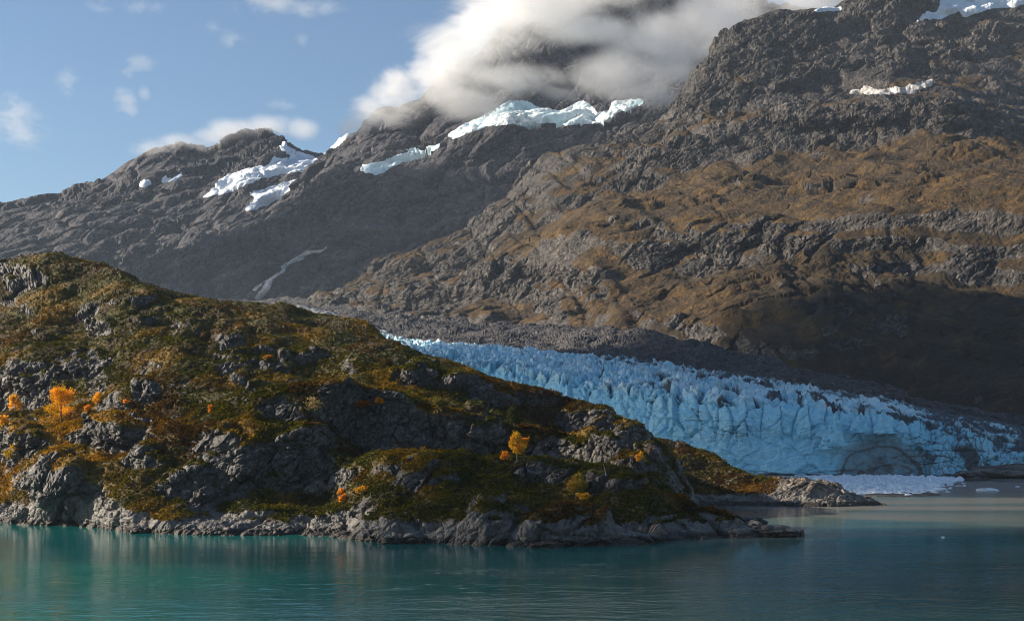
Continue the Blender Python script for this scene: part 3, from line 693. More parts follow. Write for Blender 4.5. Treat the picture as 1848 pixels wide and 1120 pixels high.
cF = np.arange(-300, 760, 1.7)
linesF = [
    (('z', '-300:150 760:150'), 4650),
    ('-300:570 0:560 200:560 760:560', 4700),
    ('-300:520 0:500 200:500 400:470 760:460', 5000),
    ('-300:460 0:440 200:425 400:395 600:375 760:360', 5300),
    ('-300:420 0:405 100:392 200:368 250:355 370:345 450:318 540:310 650:302 760:300', 5600),
    ('-300:405 -100:393 0:387 60:380 150:358 200:338 245:312 280:300 330:295 380:312 440:290 490:282 520:292 560:297 600:292 650:280 760:270', 5850),
    ('-300:400 -100:390 0:384 60:378 150:355 200:334 245:304 280:281 310:266 330:266 375:276 400:259 440:245 465:238 485:240 505:252 515:258 530:276 560:288 590:292 620:284 650:270 760:255', 6200),
    (('z', '-300:250 760:300'), 7300),
]
PF, ixF = loft(cF, linesF, 1.7, smooth=5, hidden=10)
PF = rock_relief(PF, [(480, 24, 's'), (230, 20, 'f'), (110, 12, 'f')], 101, None, (1, 1, .9), 3)
PF[..., 2] += (ridged(np.stack([PF[..., 0] - PF[..., 2] * .5, PF[..., 1] * .15, PF[..., 2] * .15], -1), 120, 3, off=9.1) * 13).astype(F32)
NF = blurn(normals(PF), 3)
vegF = NF[..., 2] * 1.0 - .5 + .5 * fbm(PF, 300, 3, off=1.9) - .4 * sstep(700, 1000, PF[..., 2])
sF = np.stack([(PF[..., 0] * .93 + PF[..., 2] * .36) / 520, (PF[..., 2] * .93 - PF[..., 0] * .36) / 75, PF[..., 1] / 900], -1).astype(F32)
PF = (PF + NF * ((1 - 2 * np.abs(noise(sF, 1.0, 5.7))) * 13)[..., None]).astype(F32)
bF = sstep(-.1, .3, fbm(PF, 380, 3, off=23.1))
PF = rock_relief(PF, [(50, 9, 'f'), (24, 4.2, 'f')], 105, (1 - .6 * sstep(.3, .6, vegF)) * (.18 + .95 * bF), (1.3, 1, .8), 2)
PF = (PF + blurn(normals(PF), 1) * (fbm(PF, 12, 2, .8, off=4.1) * 1.8)[..., None]).astype(F32)
tag(grid_mesh('left_mountain', PF, MAT['far'], {'veg': vegF, 'gold': vegF * 0}, smooth=False), kind='structure')

cW = np.arange(560, 720, 1.5)
linesW = [
    (('z', '560:300 720:300'), 8200),
    ('560:300 590:292 620:285 720:280', 8400),
    ('560:300 580:288 600:278 606:270 615:263 622:251 630:248 640:254 648:251 665:262 690:270 720:280', 8900),
    (('z', '560:500 720:500'), 9800),
]
PW, _ = loft(cW, linesW, 3.0, smooth=1.5, hidden=8)
PW = rock_relief(PW, [(120, 16), (55, 10)], 111, None, (1, 1, 1), 2)
tag(grid_mesh('snowy_mountain', PW, MAT['snow']), kind='structure')

# ------------------------------------------------------------------ ice and snow lying on the mountains
def inpoly(u, v, poly):
    ins = np.zeros(u.shape, bool); n = len(poly)
    for i in range(n):
        x1, y1 = poly[i]; x2, y2 = poly[(i + 1) % n]
        if y1 == y2: continue
        c = ((y1 > v) != (y2 > v)) & (u < (x2 - x1) * (v - y1) / (y2 - y1) + x1); ins ^= c
    return ins

def drape(name, P, poly, thick, mat, rows, label, cat, relief=None, soft=2.0, wob=3.0, attrs=None, group=None):
    """a real sheet of snow or ice lying on the mountain, thick in the middle and feathering into the ground"""
    u, v = proj(P); sl = slice(*rows)
    u, v, Q = u[sl], v[sl], P[sl]
    m = inpoly(u + noise(Q, 60, 3.3) * wob, v + noise(Q, 60, 7.3) * wob, poly).astype(F32)
    m = gauss1(gauss1(m, soft, 0), soft, 1)
    N = blurn(normals(Q), 2)
    off = (m - .34 + .12 * noise(Q, 30, 1.9)) * 2 * thick
    if relief: off = off + relief(Q) * sstep(.5, .9, m)
    V = (Q + N * off[..., None]).astype(F32)
    k = m > .12
    lab = np.where(k, np.arange(k.size).reshape(k.shape) + 1, 0); r_, c_ = np.where(k)
    r0, r1, c0, c1 = r_.min(), r_.max() + 1, c_.min(), c_.max() + 1; L = lab[r0:r1, c0:c1]
    for _ in range(600):
        Pd = np.pad(L, 1); Nn = np.maximum.reduce([Pd[1:-1, 1:-1], Pd[:-2, 1:-1], Pd[2:, 1:-1], Pd[1:-1, :-2], Pd[1:-1, 2:]]) * (L > 0)
        if (Nn == L).all(): break
        L = Nn
    ids, cnt = np.unique(L[L > 0], return_counts=True); k = np.zeros_like(k); k[r0:r1, c0:c1] = L == ids[cnt.argmax()]
    keep = k[:-1, :-1] & k[1:, :-1] & k[:-1, 1:] & k[1:, 1:]
    at_ = {a: f(Q, m) for a, f in (attrs or {}).items()}
    return tag(grid_mesh(name, V, mat, at_, keep), label, cat, group)

def hang_relief(Q):
    f1, f2, r1, r2, r3, ox, oy = voronoi2((Q[..., 0] + noise(Q, 90, 1.7) * 30) / 38, Q[..., 1] / 60, 91)
    return (sstep(0, .2, f2 - f1) - 1) * 1.6 + (r1 - .3) * 1.6 + ox * (r2 - .5) * 3.5 + facets(Q, 14, 5) * 1.5
hattr = {'blue': lambda Q, m: sstep(-.1, .4, noise(Q, 140, 5.5)), 'deep': lambda Q, m: .6 * sstep(.1, .5, noise(Q, 25, 2.5))}
rowE = (ixE[3], ixE[7])
drape('hanging_glacier', PE, [(800, 244), (830, 228), (880, 208), (918, 182), (950, 182), (965, 194), (1010, 198), (1050, 182), (1066, 190), (1078, 204), (1098, 204), (1106, 184), (1160, 178), (1160, 188), (1110, 206), (1100, 220), (1060, 222), (1020, 227), (985, 220), (950, 228), (925, 224), (885, 226), (850, 238), (818, 250)],
      2.0, MAT['hang'], rowE, 'crevassed hanging glacier on a rock shelf beneath the cloud wrapped peak', 'glacier', hang_relief, attrs=hattr, soft=1.2)
drape('hanging_glacier', PE, [(648, 308), (655, 298), (690, 290), (735, 277), (770, 267), (798, 259), (790, 268), (752, 286), (712, 300), (680, 318), (668, 312)],
      2.0, MAT['hang'], rowE, 'narrow bluish tongue of hanging ice lower left of the main hanging glacier', 'glacier', hang_relief, attrs={'blue': lambda Q, m: .5 + 0 * m, 'deep': hattr['deep']}, soft=1.2)
drape('waterfall', PE, [(446, 541), (462, 522), (478, 508), (492, 494), (508, 486), (524, 472), (540, 462), (558, 452), (590, 438), (592, 441), (562, 456), (545, 467), (528, 477), (512, 491), (498, 503), (486, 514), (470, 528), (452, 543)],
      1.2, MAT['old_snow'], (ixE[1], ixE[4]), 'thin white stream tumbling down the dark slope behind the headland', 'stream', wob=16, soft=.6)
drape('ice_margin', PM, [(430, 551), (480, 553), (530, 556), (570, 565), (620, 581), (680, 600), (720, 611), (718, 606), (690, 596), (640, 579), (590, 563), (540, 552), (480, 548), (430, 548)],
      1.2, MAT['margin'], (ixM[0], ixM[5]), 'thin pale edge of ice running up the valley beside the dark rubble', 'ice', wob=5, soft=1.0, attrs={'blue': lambda Q, m: m * 0 + .3, 'deep': lambda Q, m: m * 0})
rowF = (ixF[3] - 20, ixF[6])
drape('snowfield', PF, [(362, 360), (385, 340), (400, 322), (430, 308), (488, 298), (492, 286), (540, 288), (525, 280), (500, 262), (512, 262), (540, 276), (570, 289), (600, 288), (640, 262), (660, 280), (600, 300), (560, 306), (520, 312), (470, 322), (440, 335), (405, 348)],
      2.2, MAT['snow'], rowF, 'wide white snowfield spilling through the pass below the left peak', 'snowfield', hang_relief)
drape('snowfield', PF, [(440, 382), (456, 364), (462, 356), (448, 350), (480, 342), (520, 328), (560, 318), (552, 330), (520, 350), (492, 362), (470, 374)],
      2, MAT['snow'], rowF, 'lower white tongue of ice under the snowfield in the pass', 'snowfield', hang_relief)
drape('snow_patch', PF, [(285, 332), (292, 322), (308, 322), (328, 309), (328, 318), (305, 328)], 4, MAT['snow'], rowF, 'bright snow patch in the gully right of the left hump', 'snow patch', soft=1.2)
drape('snow_patch', PF, [(248, 336), (258, 326), (276, 325), (272, 331), (256, 336)], 4, MAT['snow'], rowF, 'small snow patch on the shoulder of the left hump', 'snow patch', soft=1.2)
rowR = (ixR[5], ixR[9])
drape('snow_patch', PR, [(1532, 168), (1540, 160), (1556, 162), (1560, 154), (1580, 162), (1640, 156), (1685, 143), (1680, 154), (1650, 164), (1600, 171), (1560, 168)],
      1.6, MAT['old_snow'], rowR, 'long greyish snow patch in the basin under the right hand ridge', 'snow patch', soft=1.2)
drape('snowfield', PR, [(1650, 40), (1668, 26), (1690, 24), (1700, -10), (1760, -40), (1800, -10), (1848, -6), (1900, -4), (1830, 12), (1790, 14), (1740, 30), (1730, 18), (1712, 24), (1700, 34), (1672, 32)],
      3, MAT['snow'], rowR, 'bright snowfield on the crest of the brown mountain', 'snowfield', soft=1.5)
drape('snow_patch', PR, [(1455, 23), (1480, 17), (1515, 13), (1520, 17), (1490, 21)], 4, MAT['snow'], (ixR[8], ixR[9] + 3), 'thin snow strip along the skyline of the brown mountain', 'snow patch', soft=1.2)

# ------------------------------------------------------------------ water
nx, ny = 420, 420
wxs = np.concatenate([np.linspace(-1200, -420, 20), np.linspace(-400, -150, 90), np.arange(-147, 148, .5), np.linspace(150, 480, 120), np.linspace(520, 1900, 20)])
wys = np.concatenate([np.linspace(-80, 140, 20), np.arange(150, 350, .36), np.linspace(350.5, 1300, 360), np.linspace(1350, 2400, 15)])
WX, WY = np.meshgrid(wxs, wys)
PWt = np.stack([WX, WY, 0 * WX], -1).astype(F32)
uW, vW = proj(np.where(PWt[..., 1:2] > 5, PWt, 5))
edge_px = np.interp(uW, *nodes('1100:988 1200:984 1400:975 1600:968 1848:962 2100:958')) + noise(PWt, (40, 12, 9), 2.2) * 2
siltW = sstep(4, -4, vW - edge_px) * sstep(1130, 1300, uW) * .5
silt2 = np.interp(uW, *nodes('1300:918 1450:930 1600:938 1848:948 2100:955'))
siltW = np.clip(siltW + .5 * sstep(3, -3, vW - silt2 + noise(PWt, (60, 8, 9), 1.2) * 4) * sstep(1280, 1420, uW), 0, 1)
siltW *= .75 + .5 * noise(PWt, (160, 22, 9), 6.2)
siltW = np.where(PWt[..., 1] > 5, siltW, 0)
chop = .2 + .25 * sstep(360, 215, PWt[..., 1])
chop = np.where(PWt[..., 1] > 430, .18, chop)
wv = noise(PWt, (3.6, 1.7, 9), 3.3) * .06 + noise(PWt, (1.7, .9, 9), 5.3) * .028 + noise(PWt, (9, 5, 9), 8.3) * .07
wv = .72 * wv * sstep(345, 215, PWt[..., 1]) * (PWt[..., 1] > 150) * (np.abs(PWt[..., 0]) < 147) * (.35 + .9 * sstep(-.3, .4, noise(PWt, (55, 22, 9), 12.3)))
PWt[..., 2] += wv.astype(F32)
tag(grid_mesh('sea_water', PWt, MAT['water'], {'silt': siltW, 'chop': chop}), kind='structure')

print('TERRAIN %.1f s' % (time.time() - T0))

# ------------------------------------------------------------------ clouds
def blob_mesh(name, parts, mat, voxel, label=None, group=None, res=16):
    """one closed hull round the union of several ellipsoids (centre, radii in metres)"""
    V, Q, o = [], [], 0
    n, k = res * 2, res
    th = np.linspace(0, np.pi, k + 1); ph = np.arange(n) / n * 2 * np.pi
    for c, r in parts:
        g = np.stack([np.sin(th)[:, None] * np.cos(ph), np.sin(th)[:, None] * np.sin(ph), np.cos(th)[:, None] * np.ones(n)], -1)
        g = g * np.array(r) + np.array(c)
        V.append(g.reshape(-1, 3))
        i = np.arange((k + 1) * n).reshape(k + 1, n)
        Q.append(np.stack([i[:-1], i[1:], np.roll(i[1:], -1, 1), np.roll(i[:-1], -1, 1)], -1).reshape(-1, 4) + o); o += (k + 1) * n
    ob = mesh_from(name, np.concatenate(V), np.concatenate(Q), None)
    md = ob.modifiers.new('union', 'REMESH'); md.mode = 'VOXEL'; md.voxel_size = voxel; md.use_smooth_shade = True
    me = bpy.data.meshes.new_from_object(ob.evaluated_get(bpy.context.evaluated_depsgraph_get()))
    ob.modifiers.clear(); old = ob.data; ob.data = me; bpy.data.meshes.remove(old); me.name = name
    me.materials.append(mat)
    return tag(ob, label, 'cloud', group)

def cloud_mat(name, parts, dens, size, lo=.30, hi=.75, amount=1.0, step=1.0):
    m = M(name); P = m.pos(); f = None
    for c, r in parts:
        v = m.n('ShaderNodeVectorMath', operation='SUBTRACT'); m.l(P, v.inputs[0]); v.inputs[1].default_value = c
        w = m.n('ShaderNodeVectorMath', operation='DIVIDE'); m.l(v.outputs[0], w.inputs[0]); w.inputs[1].default_value = r
        ln = m.n('ShaderNodeVectorMath', operation='LENGTH'); m.l(w.outputs[0], ln.inputs[0])
        g = m.math('SUBTRACT', 1.0, ln.outputs[1])
        f = g if f is None else m.math('MAXIMUM', f, g)
    nz = m.noise(1.0 / size, 8, .68, stretch=(.75, 1, 1.2, (0, .55, 0)), dist=.35)
    d = m.math('ADD', m.math('MULTIPLY', f, 1.1), m.math('MULTIPLY', m.math('SUBTRACT', nz, .5), amount * 2.4))
    d = m.math('MULTIPLY', m.ramp(d, lo, hi, smooth=False), m.ramp(f, 0.0, .55))
    d = m.math('MULTIPLY', d, dens)
    pv = m.n('ShaderNodeVolumePrincipled'); pv.inputs['Color'].default_value = (.985, .985, .985, 1); pv.inputs['Anisotropy'].default_value = .1
    m.l(d, pv.inputs['Density']); m.l(pv.outputs[0], m.out.inputs['Volume'])
    try: m.m.cycles.volume_step_rate = step
    except Exception: pass
    return m.m

def ell(px, py, rx, ry, Y, ry_m=None):
    k = Y / FPX
    return (at(px, py, Y), (rx * k, ry_m or rx * k, ry * k))

YC = 4250
bank = [ell(640, 232, 50, 26, YC), ell(705, 215, 60, 26, YC), ell(672, 205, 60, 50, YC), ell(720, 170, 85, 70, YC), ell(780, 140, 95, 75, YC), ell(820, 95, 120, 85, YC), ell(890, 45, 150, 90, YC), ell(960, 5, 190, 70, YC, 260), ell(850, 185, 110, 44, YC - 40, 120), ell(930, 150, 140, 46, YC - 60, 130),
        ell(1040, 55, 210, 34, YC, 160), ell(1010, 172, 90, 26, YC - 100, 90), ell(1120, 145, 130, 62, YC - 60, 170), ell(1210, 100, 160, 120, YC, 240), ell(1320, 40, 190, 130, YC, 240), ell(1160, 172, 110, 34, YC - 100, 110), ell(1460, -10, 160, 80, YC, 200), ell(1080, -40, 250, 56, YC, 260)]
blob_mesh('cloud', bank, cloud_mat('cloud_bank_vapour', bank, .011, 200, .28, .95, 1.7, .2), 26, 'great white cloud bank wrapped round the tall peak')
lp = [ell(275, 275, 60, 30, 5950, 140), ell(335, 262, 70, 28, 6000, 140), ell(385, 250, 60, 26, 6020, 140), ell(420, 240, 70, 34, 6050, 150), ell(480, 228, 70, 30, 6100, 150), ell(545, 232, 45, 26, 6150, 130)]
blob_mesh('cloud', lp, cloud_mat('cap_cloud_vapour', lp, .007, 170, .18, 1.1, 1.5, .2), 30, 'low white cloud cap resting on the far left peaks')
wisps = [('ragged white wisp at the left edge of the sky', [ell(15, 215, 60, 45, 7000, 150), ell(45, 240, 40, 30, 7000, 120)]),
         ('small bright puff high above the left peaks', [ell(255, 115, 34, 14, 7000, 80), ell(238, 128, 20, 14, 7000, 60)]),
         ('slanting wisp midway down the blue sky', [ell(222, 180, 22, 24, 7000, 80), ell(235, 200, 14, 18, 7000, 60), ell(262, 165, 12, 20, 7000, 50)]),
         ('faint smudge of cloud between the edge wisp and the slanting wisp', [ell(118, 150, 22, 28, 7000, 80)]),
         ('puff touching the top edge, left of its twin', [ell(180, 12, 24, 16, 7000, 80)]),
         ('feathery puff near the top edge, right of its twin', [ell(258, 14, 34, 14, 7000, 90)]),
         ('long flat cloud along the top edge of the sky', [ell(500, 8, 80, 18, 7000, 150), ell(560, 14, 60, 14, 7000, 120)]),
         ('thin streak below the long flat cloud', [ell(405, 70, 36, 16, 7000, 90), ell(385, 50, 14, 16, 7000, 60)]),
         ('tiny round puff below the long flat cloud', [ell(545, 72, 14, 13, 7000, 50)]),
         ('faint streak above the cloud cap', [ell(505, 188, 28, 10, 7000, 80)])]
for lab, pts in wisps:
    pts = [(c, (r[0] * 1.5, r[1] * 1.3, r[2] * 1.35)) for c, r in pts]
    blob_mesh('cloud', pts, cloud_mat('wisp_vapour', pts, .0034, 110, .38, 1.5, 2.3, .25), 40, lab, 'thin wisps scattered in the blue sky', res=8)
# unseen clouds added left of the view to shade ice, headland and valley
def homogeneous(name, dens):
    m = M(name); pv = m.n('ShaderNodeVolumePrincipled'); pv.inputs['Color'].default_value = (.98, .98, .98, 1)
    pv.inputs['Density'].default_value = dens; m.l(pv.outputs[0], m.out.inputs['Volume']); return m.m
sc_ = [((-1750, 1410, 1150), (410, 520, 370)), ((-1700, 1800, 1330), (360, 340, 300)), ((-1700, 1130, 990), (360, 300, 250)), ((-1800, 1440, 1460), (380, 440, 230))]
blob_mesh('cloud', sc_, homogeneous('glacier_shade_vapour', .0075), 45, 'broad unseen grey cloud added off to the left to shade the glacier')
sd_ = [((-1520, 528, 815), (230, 105, 85)), ((-1560, 460, 840), (230, 100, 80))]  # unseen, added only for the shade on the headland front
blob_mesh('cloud', sd_, homogeneous('headland_shade_vapour', .008), 18, 'small unseen grey cloud added off to the left to shade the front of the headland')
se_ = [((-2120, 3960, 1080), (260, 170, 140)), ((-2120, 4090, 1330), (300, 230, 150)), ((-2236, 4440, 1660), (300, 190, 130)), ((-2200, 4255, 1490), (280, 200, 140))]  # unseen, added to darken the low hill and the valley
blob_mesh('cloud', se_, homogeneous('valley_shade_vapour', .006), 24, 'unseen grey cloud added off to the left to shade the valley under the tall peak')
print('CLOUDS %.1f s' % (time.time() - T0))

# ------------------------------------------------------------------ plants
rg_ = np.random.RandomState(21)
def frames(n, rng):
    a = rng.normal(size=(n, 3)); a /= np.linalg.norm(a, axis=1, keepdims=True)
    b = rng.normal(size=(n, 3)); b -= a * (a * b).sum(1, keepdims=True); b /= np.linalg.norm(b, axis=1, keepdims=True)
    return a, b
def leaves(C, size, cols, rng, squash=.8):
    n = len(C); a, b = frames(n, rng); s = (np.asarray(size) * np.ones(n))[:, None]
    V = np.stack([C - a * s, C + b * s * squash, C + a * s, C - b * s * squash], 1).reshape(-1, 3)
    return V, np.arange(4 * n).reshape(n, 4), np.repeat(cols, 4, axis=0)

# ground cover: low willow, heather and grass tufts wherever the moss grows
def ground_cover(name, P, veg, gold, n, label):
    u, v = proj(P); N = normals(P)
    dens = sstep(.3, .6, veg) * (P[..., 2] > 1.2) * (N[..., 1] < .35) * (u > -120) * (.35 + .65 * sstep(-.1, .35, noise(P, 7, 3.9)))
    p = dens.reshape(-1).astype(np.float64); p /= p.sum()
    idx = rg_.choice(len(p), n, p=p)
    B = P.reshape(-1, 3)[idx]; g = gold.reshape(-1)[idx]
    nn = noise(B, 9, 4.1); n2 = noise(B, 30, 9.1)
    base = np.array([.070, .068, .006]) + (n2 > .22)[:, None] * np.array([.012, -.026, .002]) + (nn > .25)[:, None] * np.array([.03, .02, 0])
    base = base * (1 - g[:, None] * .8) + np.array([.44, .215, .012]) * g[:, None] * .8
    base = base * rg_.uniform(.6, 1.3, (n, 1)) * .8
    big = 1 + 1.2 * (rg_.rand(n) < .12) * sstep(0, .4, nn) + 1.6 * (rg_.rand(n) < .22) * sstep(.35, .8, g) * sstep(-.1, .2, n2)
    V, Q, Cc = [], [], []; o = 0
    for k in range(4):
        h = rg_.uniform(.0, .45, (n, 1)) * big[:, None]
        C = B + np.concatenate([rg_.uniform(-.35, .35, (n, 2)) * big[:, None], h], 1)
        v_, q_, c_ = leaves(C, rg_.uniform(.15, .33, n) * np.sqrt(big), base * rg_.uniform(.75, 1.25, (n, 1)), rg_)
        V.append(v_); Q.append(q_ + o); Cc.append(c_); o += len(v_)
    return tag(mesh_from(name, np.concatenate(V), np.concatenate(Q), MAT['leaf'], None, False, None, np.concatenate(Cc)), label, 'shrubs', kind='stuff')
ground_cover('heath_shrubbery', PA, vegA, goldA, 130000, 'low autumn heath and willow scrub covering the headland')
ground_cover('point_shrubbery', PB, vegB, goldB, 14000, 'low autumn scrub covering the knoll by the rocky point')

def ground_at(px, py, P):
    u, v = proj(P); ok = (np.abs(u - px) < 3.5) & (np.abs(v - py) < 3.5)
    if not ok.any():
        d = (u - px) ** 2 + (v - py) ** 2; return P.reshape(-1, 3)[d.argmin()]
    c = P[ok]; return c[c[:, 1].argmin()]

def tube(pts, rad, sides=6):
    pts = np.asarray(pts, float); V = []
    t = np.gradient(pts, axis=0); t /= np.linalg.norm(t, axis=1, keepdims=True)
    for p, d, r in zip(pts, t, rad):
        a = np.cross(d, [.3, .9, .2]); a /= np.linalg.norm(a); b = np.cross(d, a)
        th = np.arange(sides) / sides * 2 * np.pi
        V.append(p + r * (np.cos(th)[:, None] * a + np.sin(th)[:, None] * b))
    V = np.concatenate(V); n = len(pts); i = np.arange(n * sides).reshape(n, sides)
    Q = np.stack([i[:-1], np.roll(i[:-1], -1, 1), np.roll(i[1:], -1, 1), i[1:]], -1).reshape(-1, 4)
    return V, Q

def plant(name, label, cat, px, py, hpx, wpx, col, P=None, style='tree', group=None, seed=0):
    """trunk with limbs, and a crown of leaf sprays gathered at the limb ends"""
    P = PA if P is None else P
    rng = np.random.RandomState(100 + seed); g = ground_at(px, py, P)
    H = hpx / FPX * g[1] * 1.05; W = wpx / FPX * g[1] * 1.12
    root = bpy.data.objects.new(name, None); COL.objects.link(root); root.location = g - np.array([0, 0, .15]); tag(root, label, cat, group)
    stems = 1 if style in ('tree', 'conifer') else 4
    TV, TQ, o = [], [], 0; ends = []
    def add(pts, rad):
        nonlocal o
        v, q = tube(pts, rad, 5); TV.append(v); TQ.append(q + o); o += len(v)
    for s_ in range(stems):
        lean = rng.uniform(-.12, .12, 2) * H if stems == 1 else rng.uniform(-.5, .5, 2) * W * .7
        hh = H * (.93 if stems == 1 else rng.uniform(.55, .9))
        ts = np.linspace(0, 1, 7)
        sp = np.stack([lean[0] * ts ** 1.5 + rng.normal(0, .015 * H, 7) * ts, lean[1] * ts ** 1.5 + rng.normal(0, .015 * H, 7) * ts, hh * ts], 1)
        r0 = .022 * H + .03
        add(sp, r0 * (1 - .85 * ts)); ends.append(sp[-1])
        nl = 16 if style == 'tree' else (22 if style == 'conifer' else 5)
        for k in range(nl):
            t = rng.uniform(.22, .95); b0 = np.array([np.interp(t, ts, sp[:, i]) for i in range(3)])
            prof = math.sin(math.pi * min(1, (t * .9 + .12)) ** .9) if style != 'conifer' else 1.05 - t
            ang = rng.uniform(0, 2 * np.pi); L = W * .5 * max(.25, prof) * rng.uniform(.55, 1.05) * (1 if stems == 1 else .6)
            up = L * (rng.uniform(.35, .9) if style != 'conifer' else rng.uniform(-.2, .1))
            e = b0 + np.array([math.cos(ang) * L, math.sin(ang) * L, up]); e[2] = min(e[2], H)
            mid = (b0 + e) / 2 + np.array([0, 0, .06 * L])
            add([b0, mid, e], [r0 * .35, r0 * .22, r0 * .08]); ends.append(e); ends.append(mid * .4 + e * .6)
    mesh_from('trunk' if stems == 1 else 'stems', np.concatenate(TV), np.concatenate(TQ), MAT['bark'], None, True, root)
    E = np.array(ends); per = int((2600 if hpx > 40 else 900) / max(1, len(E)) * (1.5 if style == 'tree' else 1.2)) + 4
    C = np.repeat(E, per, axis=0) + rng.normal(0, 1, (len(E) * per, 3)) * np.array([.11 * W, .11 * W, .055 * H]); C[:, 2] = np.clip(C[:, 2], .06 * H, None)
    cl = np.repeat(rng.uniform(.6, 1.3, (len(E), 1)), per, axis=0) * rng.uniform(.65, 1.3, (len(C), 1))
    hue = np.repeat(rng.uniform(0, 1, (len(E), 1)), per, axis=0)
    c2 = np.array(col) * (1 - .35 * hue * np.array([0, 1, 0])) * cl
    V, Q, cc = leaves(C, rng.uniform(.14, .27, len(C)), c2, rng)
    mesh_from('crown', V, Q, MAT['leaf'], None, False, root, cc)
    return root
YEL, ORG, GLD = (.90, .56, .03), (.90, .43, .025), (.75, .48, .03)
YGR, GRN, PAL = (.46, .38, .04), (.085, .10, .02), (.42, .40, .14)
GY = 'autumn trees and bushes on the headland'
for i, (nm, lab, cat, px, py, h, w, c, st) in enumerate([
    ('cottonwood_tree', 'large golden cottonwood tree glowing on the mossy saddle, the biggest tree in view', 'tree', 109, 758, 60, 46, (.95, .57, .02), 'tree'),
    ('cottonwood_tree', 'slim yellow tree at the top of the pale rock near the left edge', 'tree', 30, 744, 36, 20, YEL, 'tree'),
    ('cottonwood_tree', 'small yellow tree right of the large golden cottonwood', 'tree', 173, 736, 30, 17, YEL, 'tree'),
    ('autumn_bush', 'orange bush at the foot of the small yellow tree', 'bush', 156, 738, 13, 12, ORG, 'bush'),
    ('autumn_bush', 'orange yellow bush cut by the left edge of the view', 'bush', 4, 770, 26, 20, YEL, 'bush'),
    ('autumn_bush', 'tiny orange bush by the pale boulder above the saddle', 'bush', 233, 726, 9, 11, ORG, 'bush'),
    ('cottonwood_tree', 'yellow tree below the pale rock on the left slope', 'tree', 34, 820, 40, 20, GLD, 'tree'),
    ('autumn_bush', 'lime green bush beside the yellow tree on the left slope', 'bush', 15, 828, 22, 24, YGR, 'bush'),
    ('autumn_bush', 'green bush between the left slope tree and the golden cottonwood', 'bush', 70, 792, 20, 16, (.16, .16, .03), 'bush'),
    ('autumn_bush', 'small upright orange bush on the brow of the front knoll', 'bush', 377, 741, 15, 9, ORG, 'bush'),
    ('autumn_bush', 'pale yellow green bush alone above the dark cliff', 'bush', 568, 742, 30, 34, PAL, 'bush'),
    ('autumn_bush', 'broad rusty orange bush on the brow right of the pale bush', 'bush', 656, 742, 20, 42, (.40, .16, .02), 'bush'),
    ('autumn_bush', 'small bright orange bush above the rusty one', 'bush', 682, 727, 12, 15, ORG, 'bush'),
    ('willow_bush', 'rounded green willow bush on the brow beside the rusty bushes', 'bush', 797, 742, 30, 38, (.12, .125, .025), 'bush'),
    ('spruce_tree', 'young dark green spruce in the gully below the shoulder', 'tree', 930, 772, 42, 26, (.05, .065, .014), 'conifer'),
    ('cottonwood_tree', 'tall yellow orange tree in the gully between the knolls', 'tree', 932, 826, 48, 24, YEL, 'tree'),
    ('autumn_bush', 'orange bush left of the tall gully tree', 'bush', 908, 830, 20, 16, ORG, 'bush'),
    ('autumn_bush', 'orange bush right of the tall gully tree', 'bush', 950, 808, 16, 16, ORG, 'bush'),
    ('cottonwood_tree', 'yellow green young tree standing in the dark hollow above the shore', 'tree', 1036, 898, 44, 26, YGR, 'tree'),
    ('autumn_bush', 'yellow bush hugging the foot of the young tree in the hollow', 'bush', 1050, 900, 18, 22, GLD, 'bush'),
    ('autumn_bush', 'upper of two vivid orange bushes low on the front slope', 'bush', 611, 889, 12, 13, ORG, 'bush'),
    ('autumn_bush', 'lower of two vivid orange bushes low on the front slope', 'bush', 617, 904, 18, 11, ORG, 'bush'),
    ('autumn_bush', 'dull yellow bush right of the vivid orange pair', 'bush', 654, 891, 20, 26, GLD, 'bush'),
    ('autumn_bush', 'lone orange bush among the rocks halfway up the headland', 'bush', 484, 650, 11, 15, (.45, .22, .02), 'bush'),
    ]):
    plant(nm, lab, cat, px, py, h, w, c, None, st, GY, i)
plant('autumn_bush', 'small yellow bush on the dark knoll behind the shoulder', 'bush', 1157, 831, 18, 12, YEL, PB if False else PA, 'bush', GY, 40)
g = ground_at(1094, 856, PA)
v, q = tube([g + np.array([0, -.3, -.2]), g + np.array([-.3, -.4, 1.3]), g + np.array([-.75, -.5, 2.9])], [.09, .07, .03])
m_ = M('bleached_wood'); m_.bsdf((.45, .42, .37), .8)
tag(mesh_from('dead_snag', v, q, m_.m), 'pale bare dead stick leaning on the dark front knoll', 'dead tree')

# ------------------------------------------------------------------ loose rocks at the water
def rock_mesh(name, c, r, seed, mat, n=56, amp=.22, label=None, cat=None, group=None, sq=None):
    th = np.linspace(0, np.pi, n // 2 + 1); ph = np.linspace(0, 2 * np.pi, n + 1)
    D = np.stack([np.sin(th)[:, None] * np.cos(ph), np.sin(th)[:, None] * np.sin(ph), np.cos(th)[:, None] * np.ones(n + 1)], -1).astype(F32)
    off = np.array([seed * 7.3, seed * 3.1, seed * 5.7], dtype=F32)
    d = facets(D + off, .75, 5 + seed) * amp + facets(D + off, .33, 9 + seed) * amp * .45 + noise(D + off, .7, 2.2) * amp
    V = D * (1 + d[..., None]); V[:, -1] = V[:, 0]
    V = V * np.array(r) + (np.array(c) if c is not None else 0)
    i = np.arange(V.shape[0] * V.shape[1]).reshape(V.shape[:2])
    Q = np.stack([i[:-1, :-1], i[1:, :-1], i[1:, 1:], i[:-1, 1:]], -1).reshape(-1, 4)
    return tag(mesh_from(name, V.reshape(-1, 3), Q, mat, None, mat is not MAT['headland']), label, cat, group)
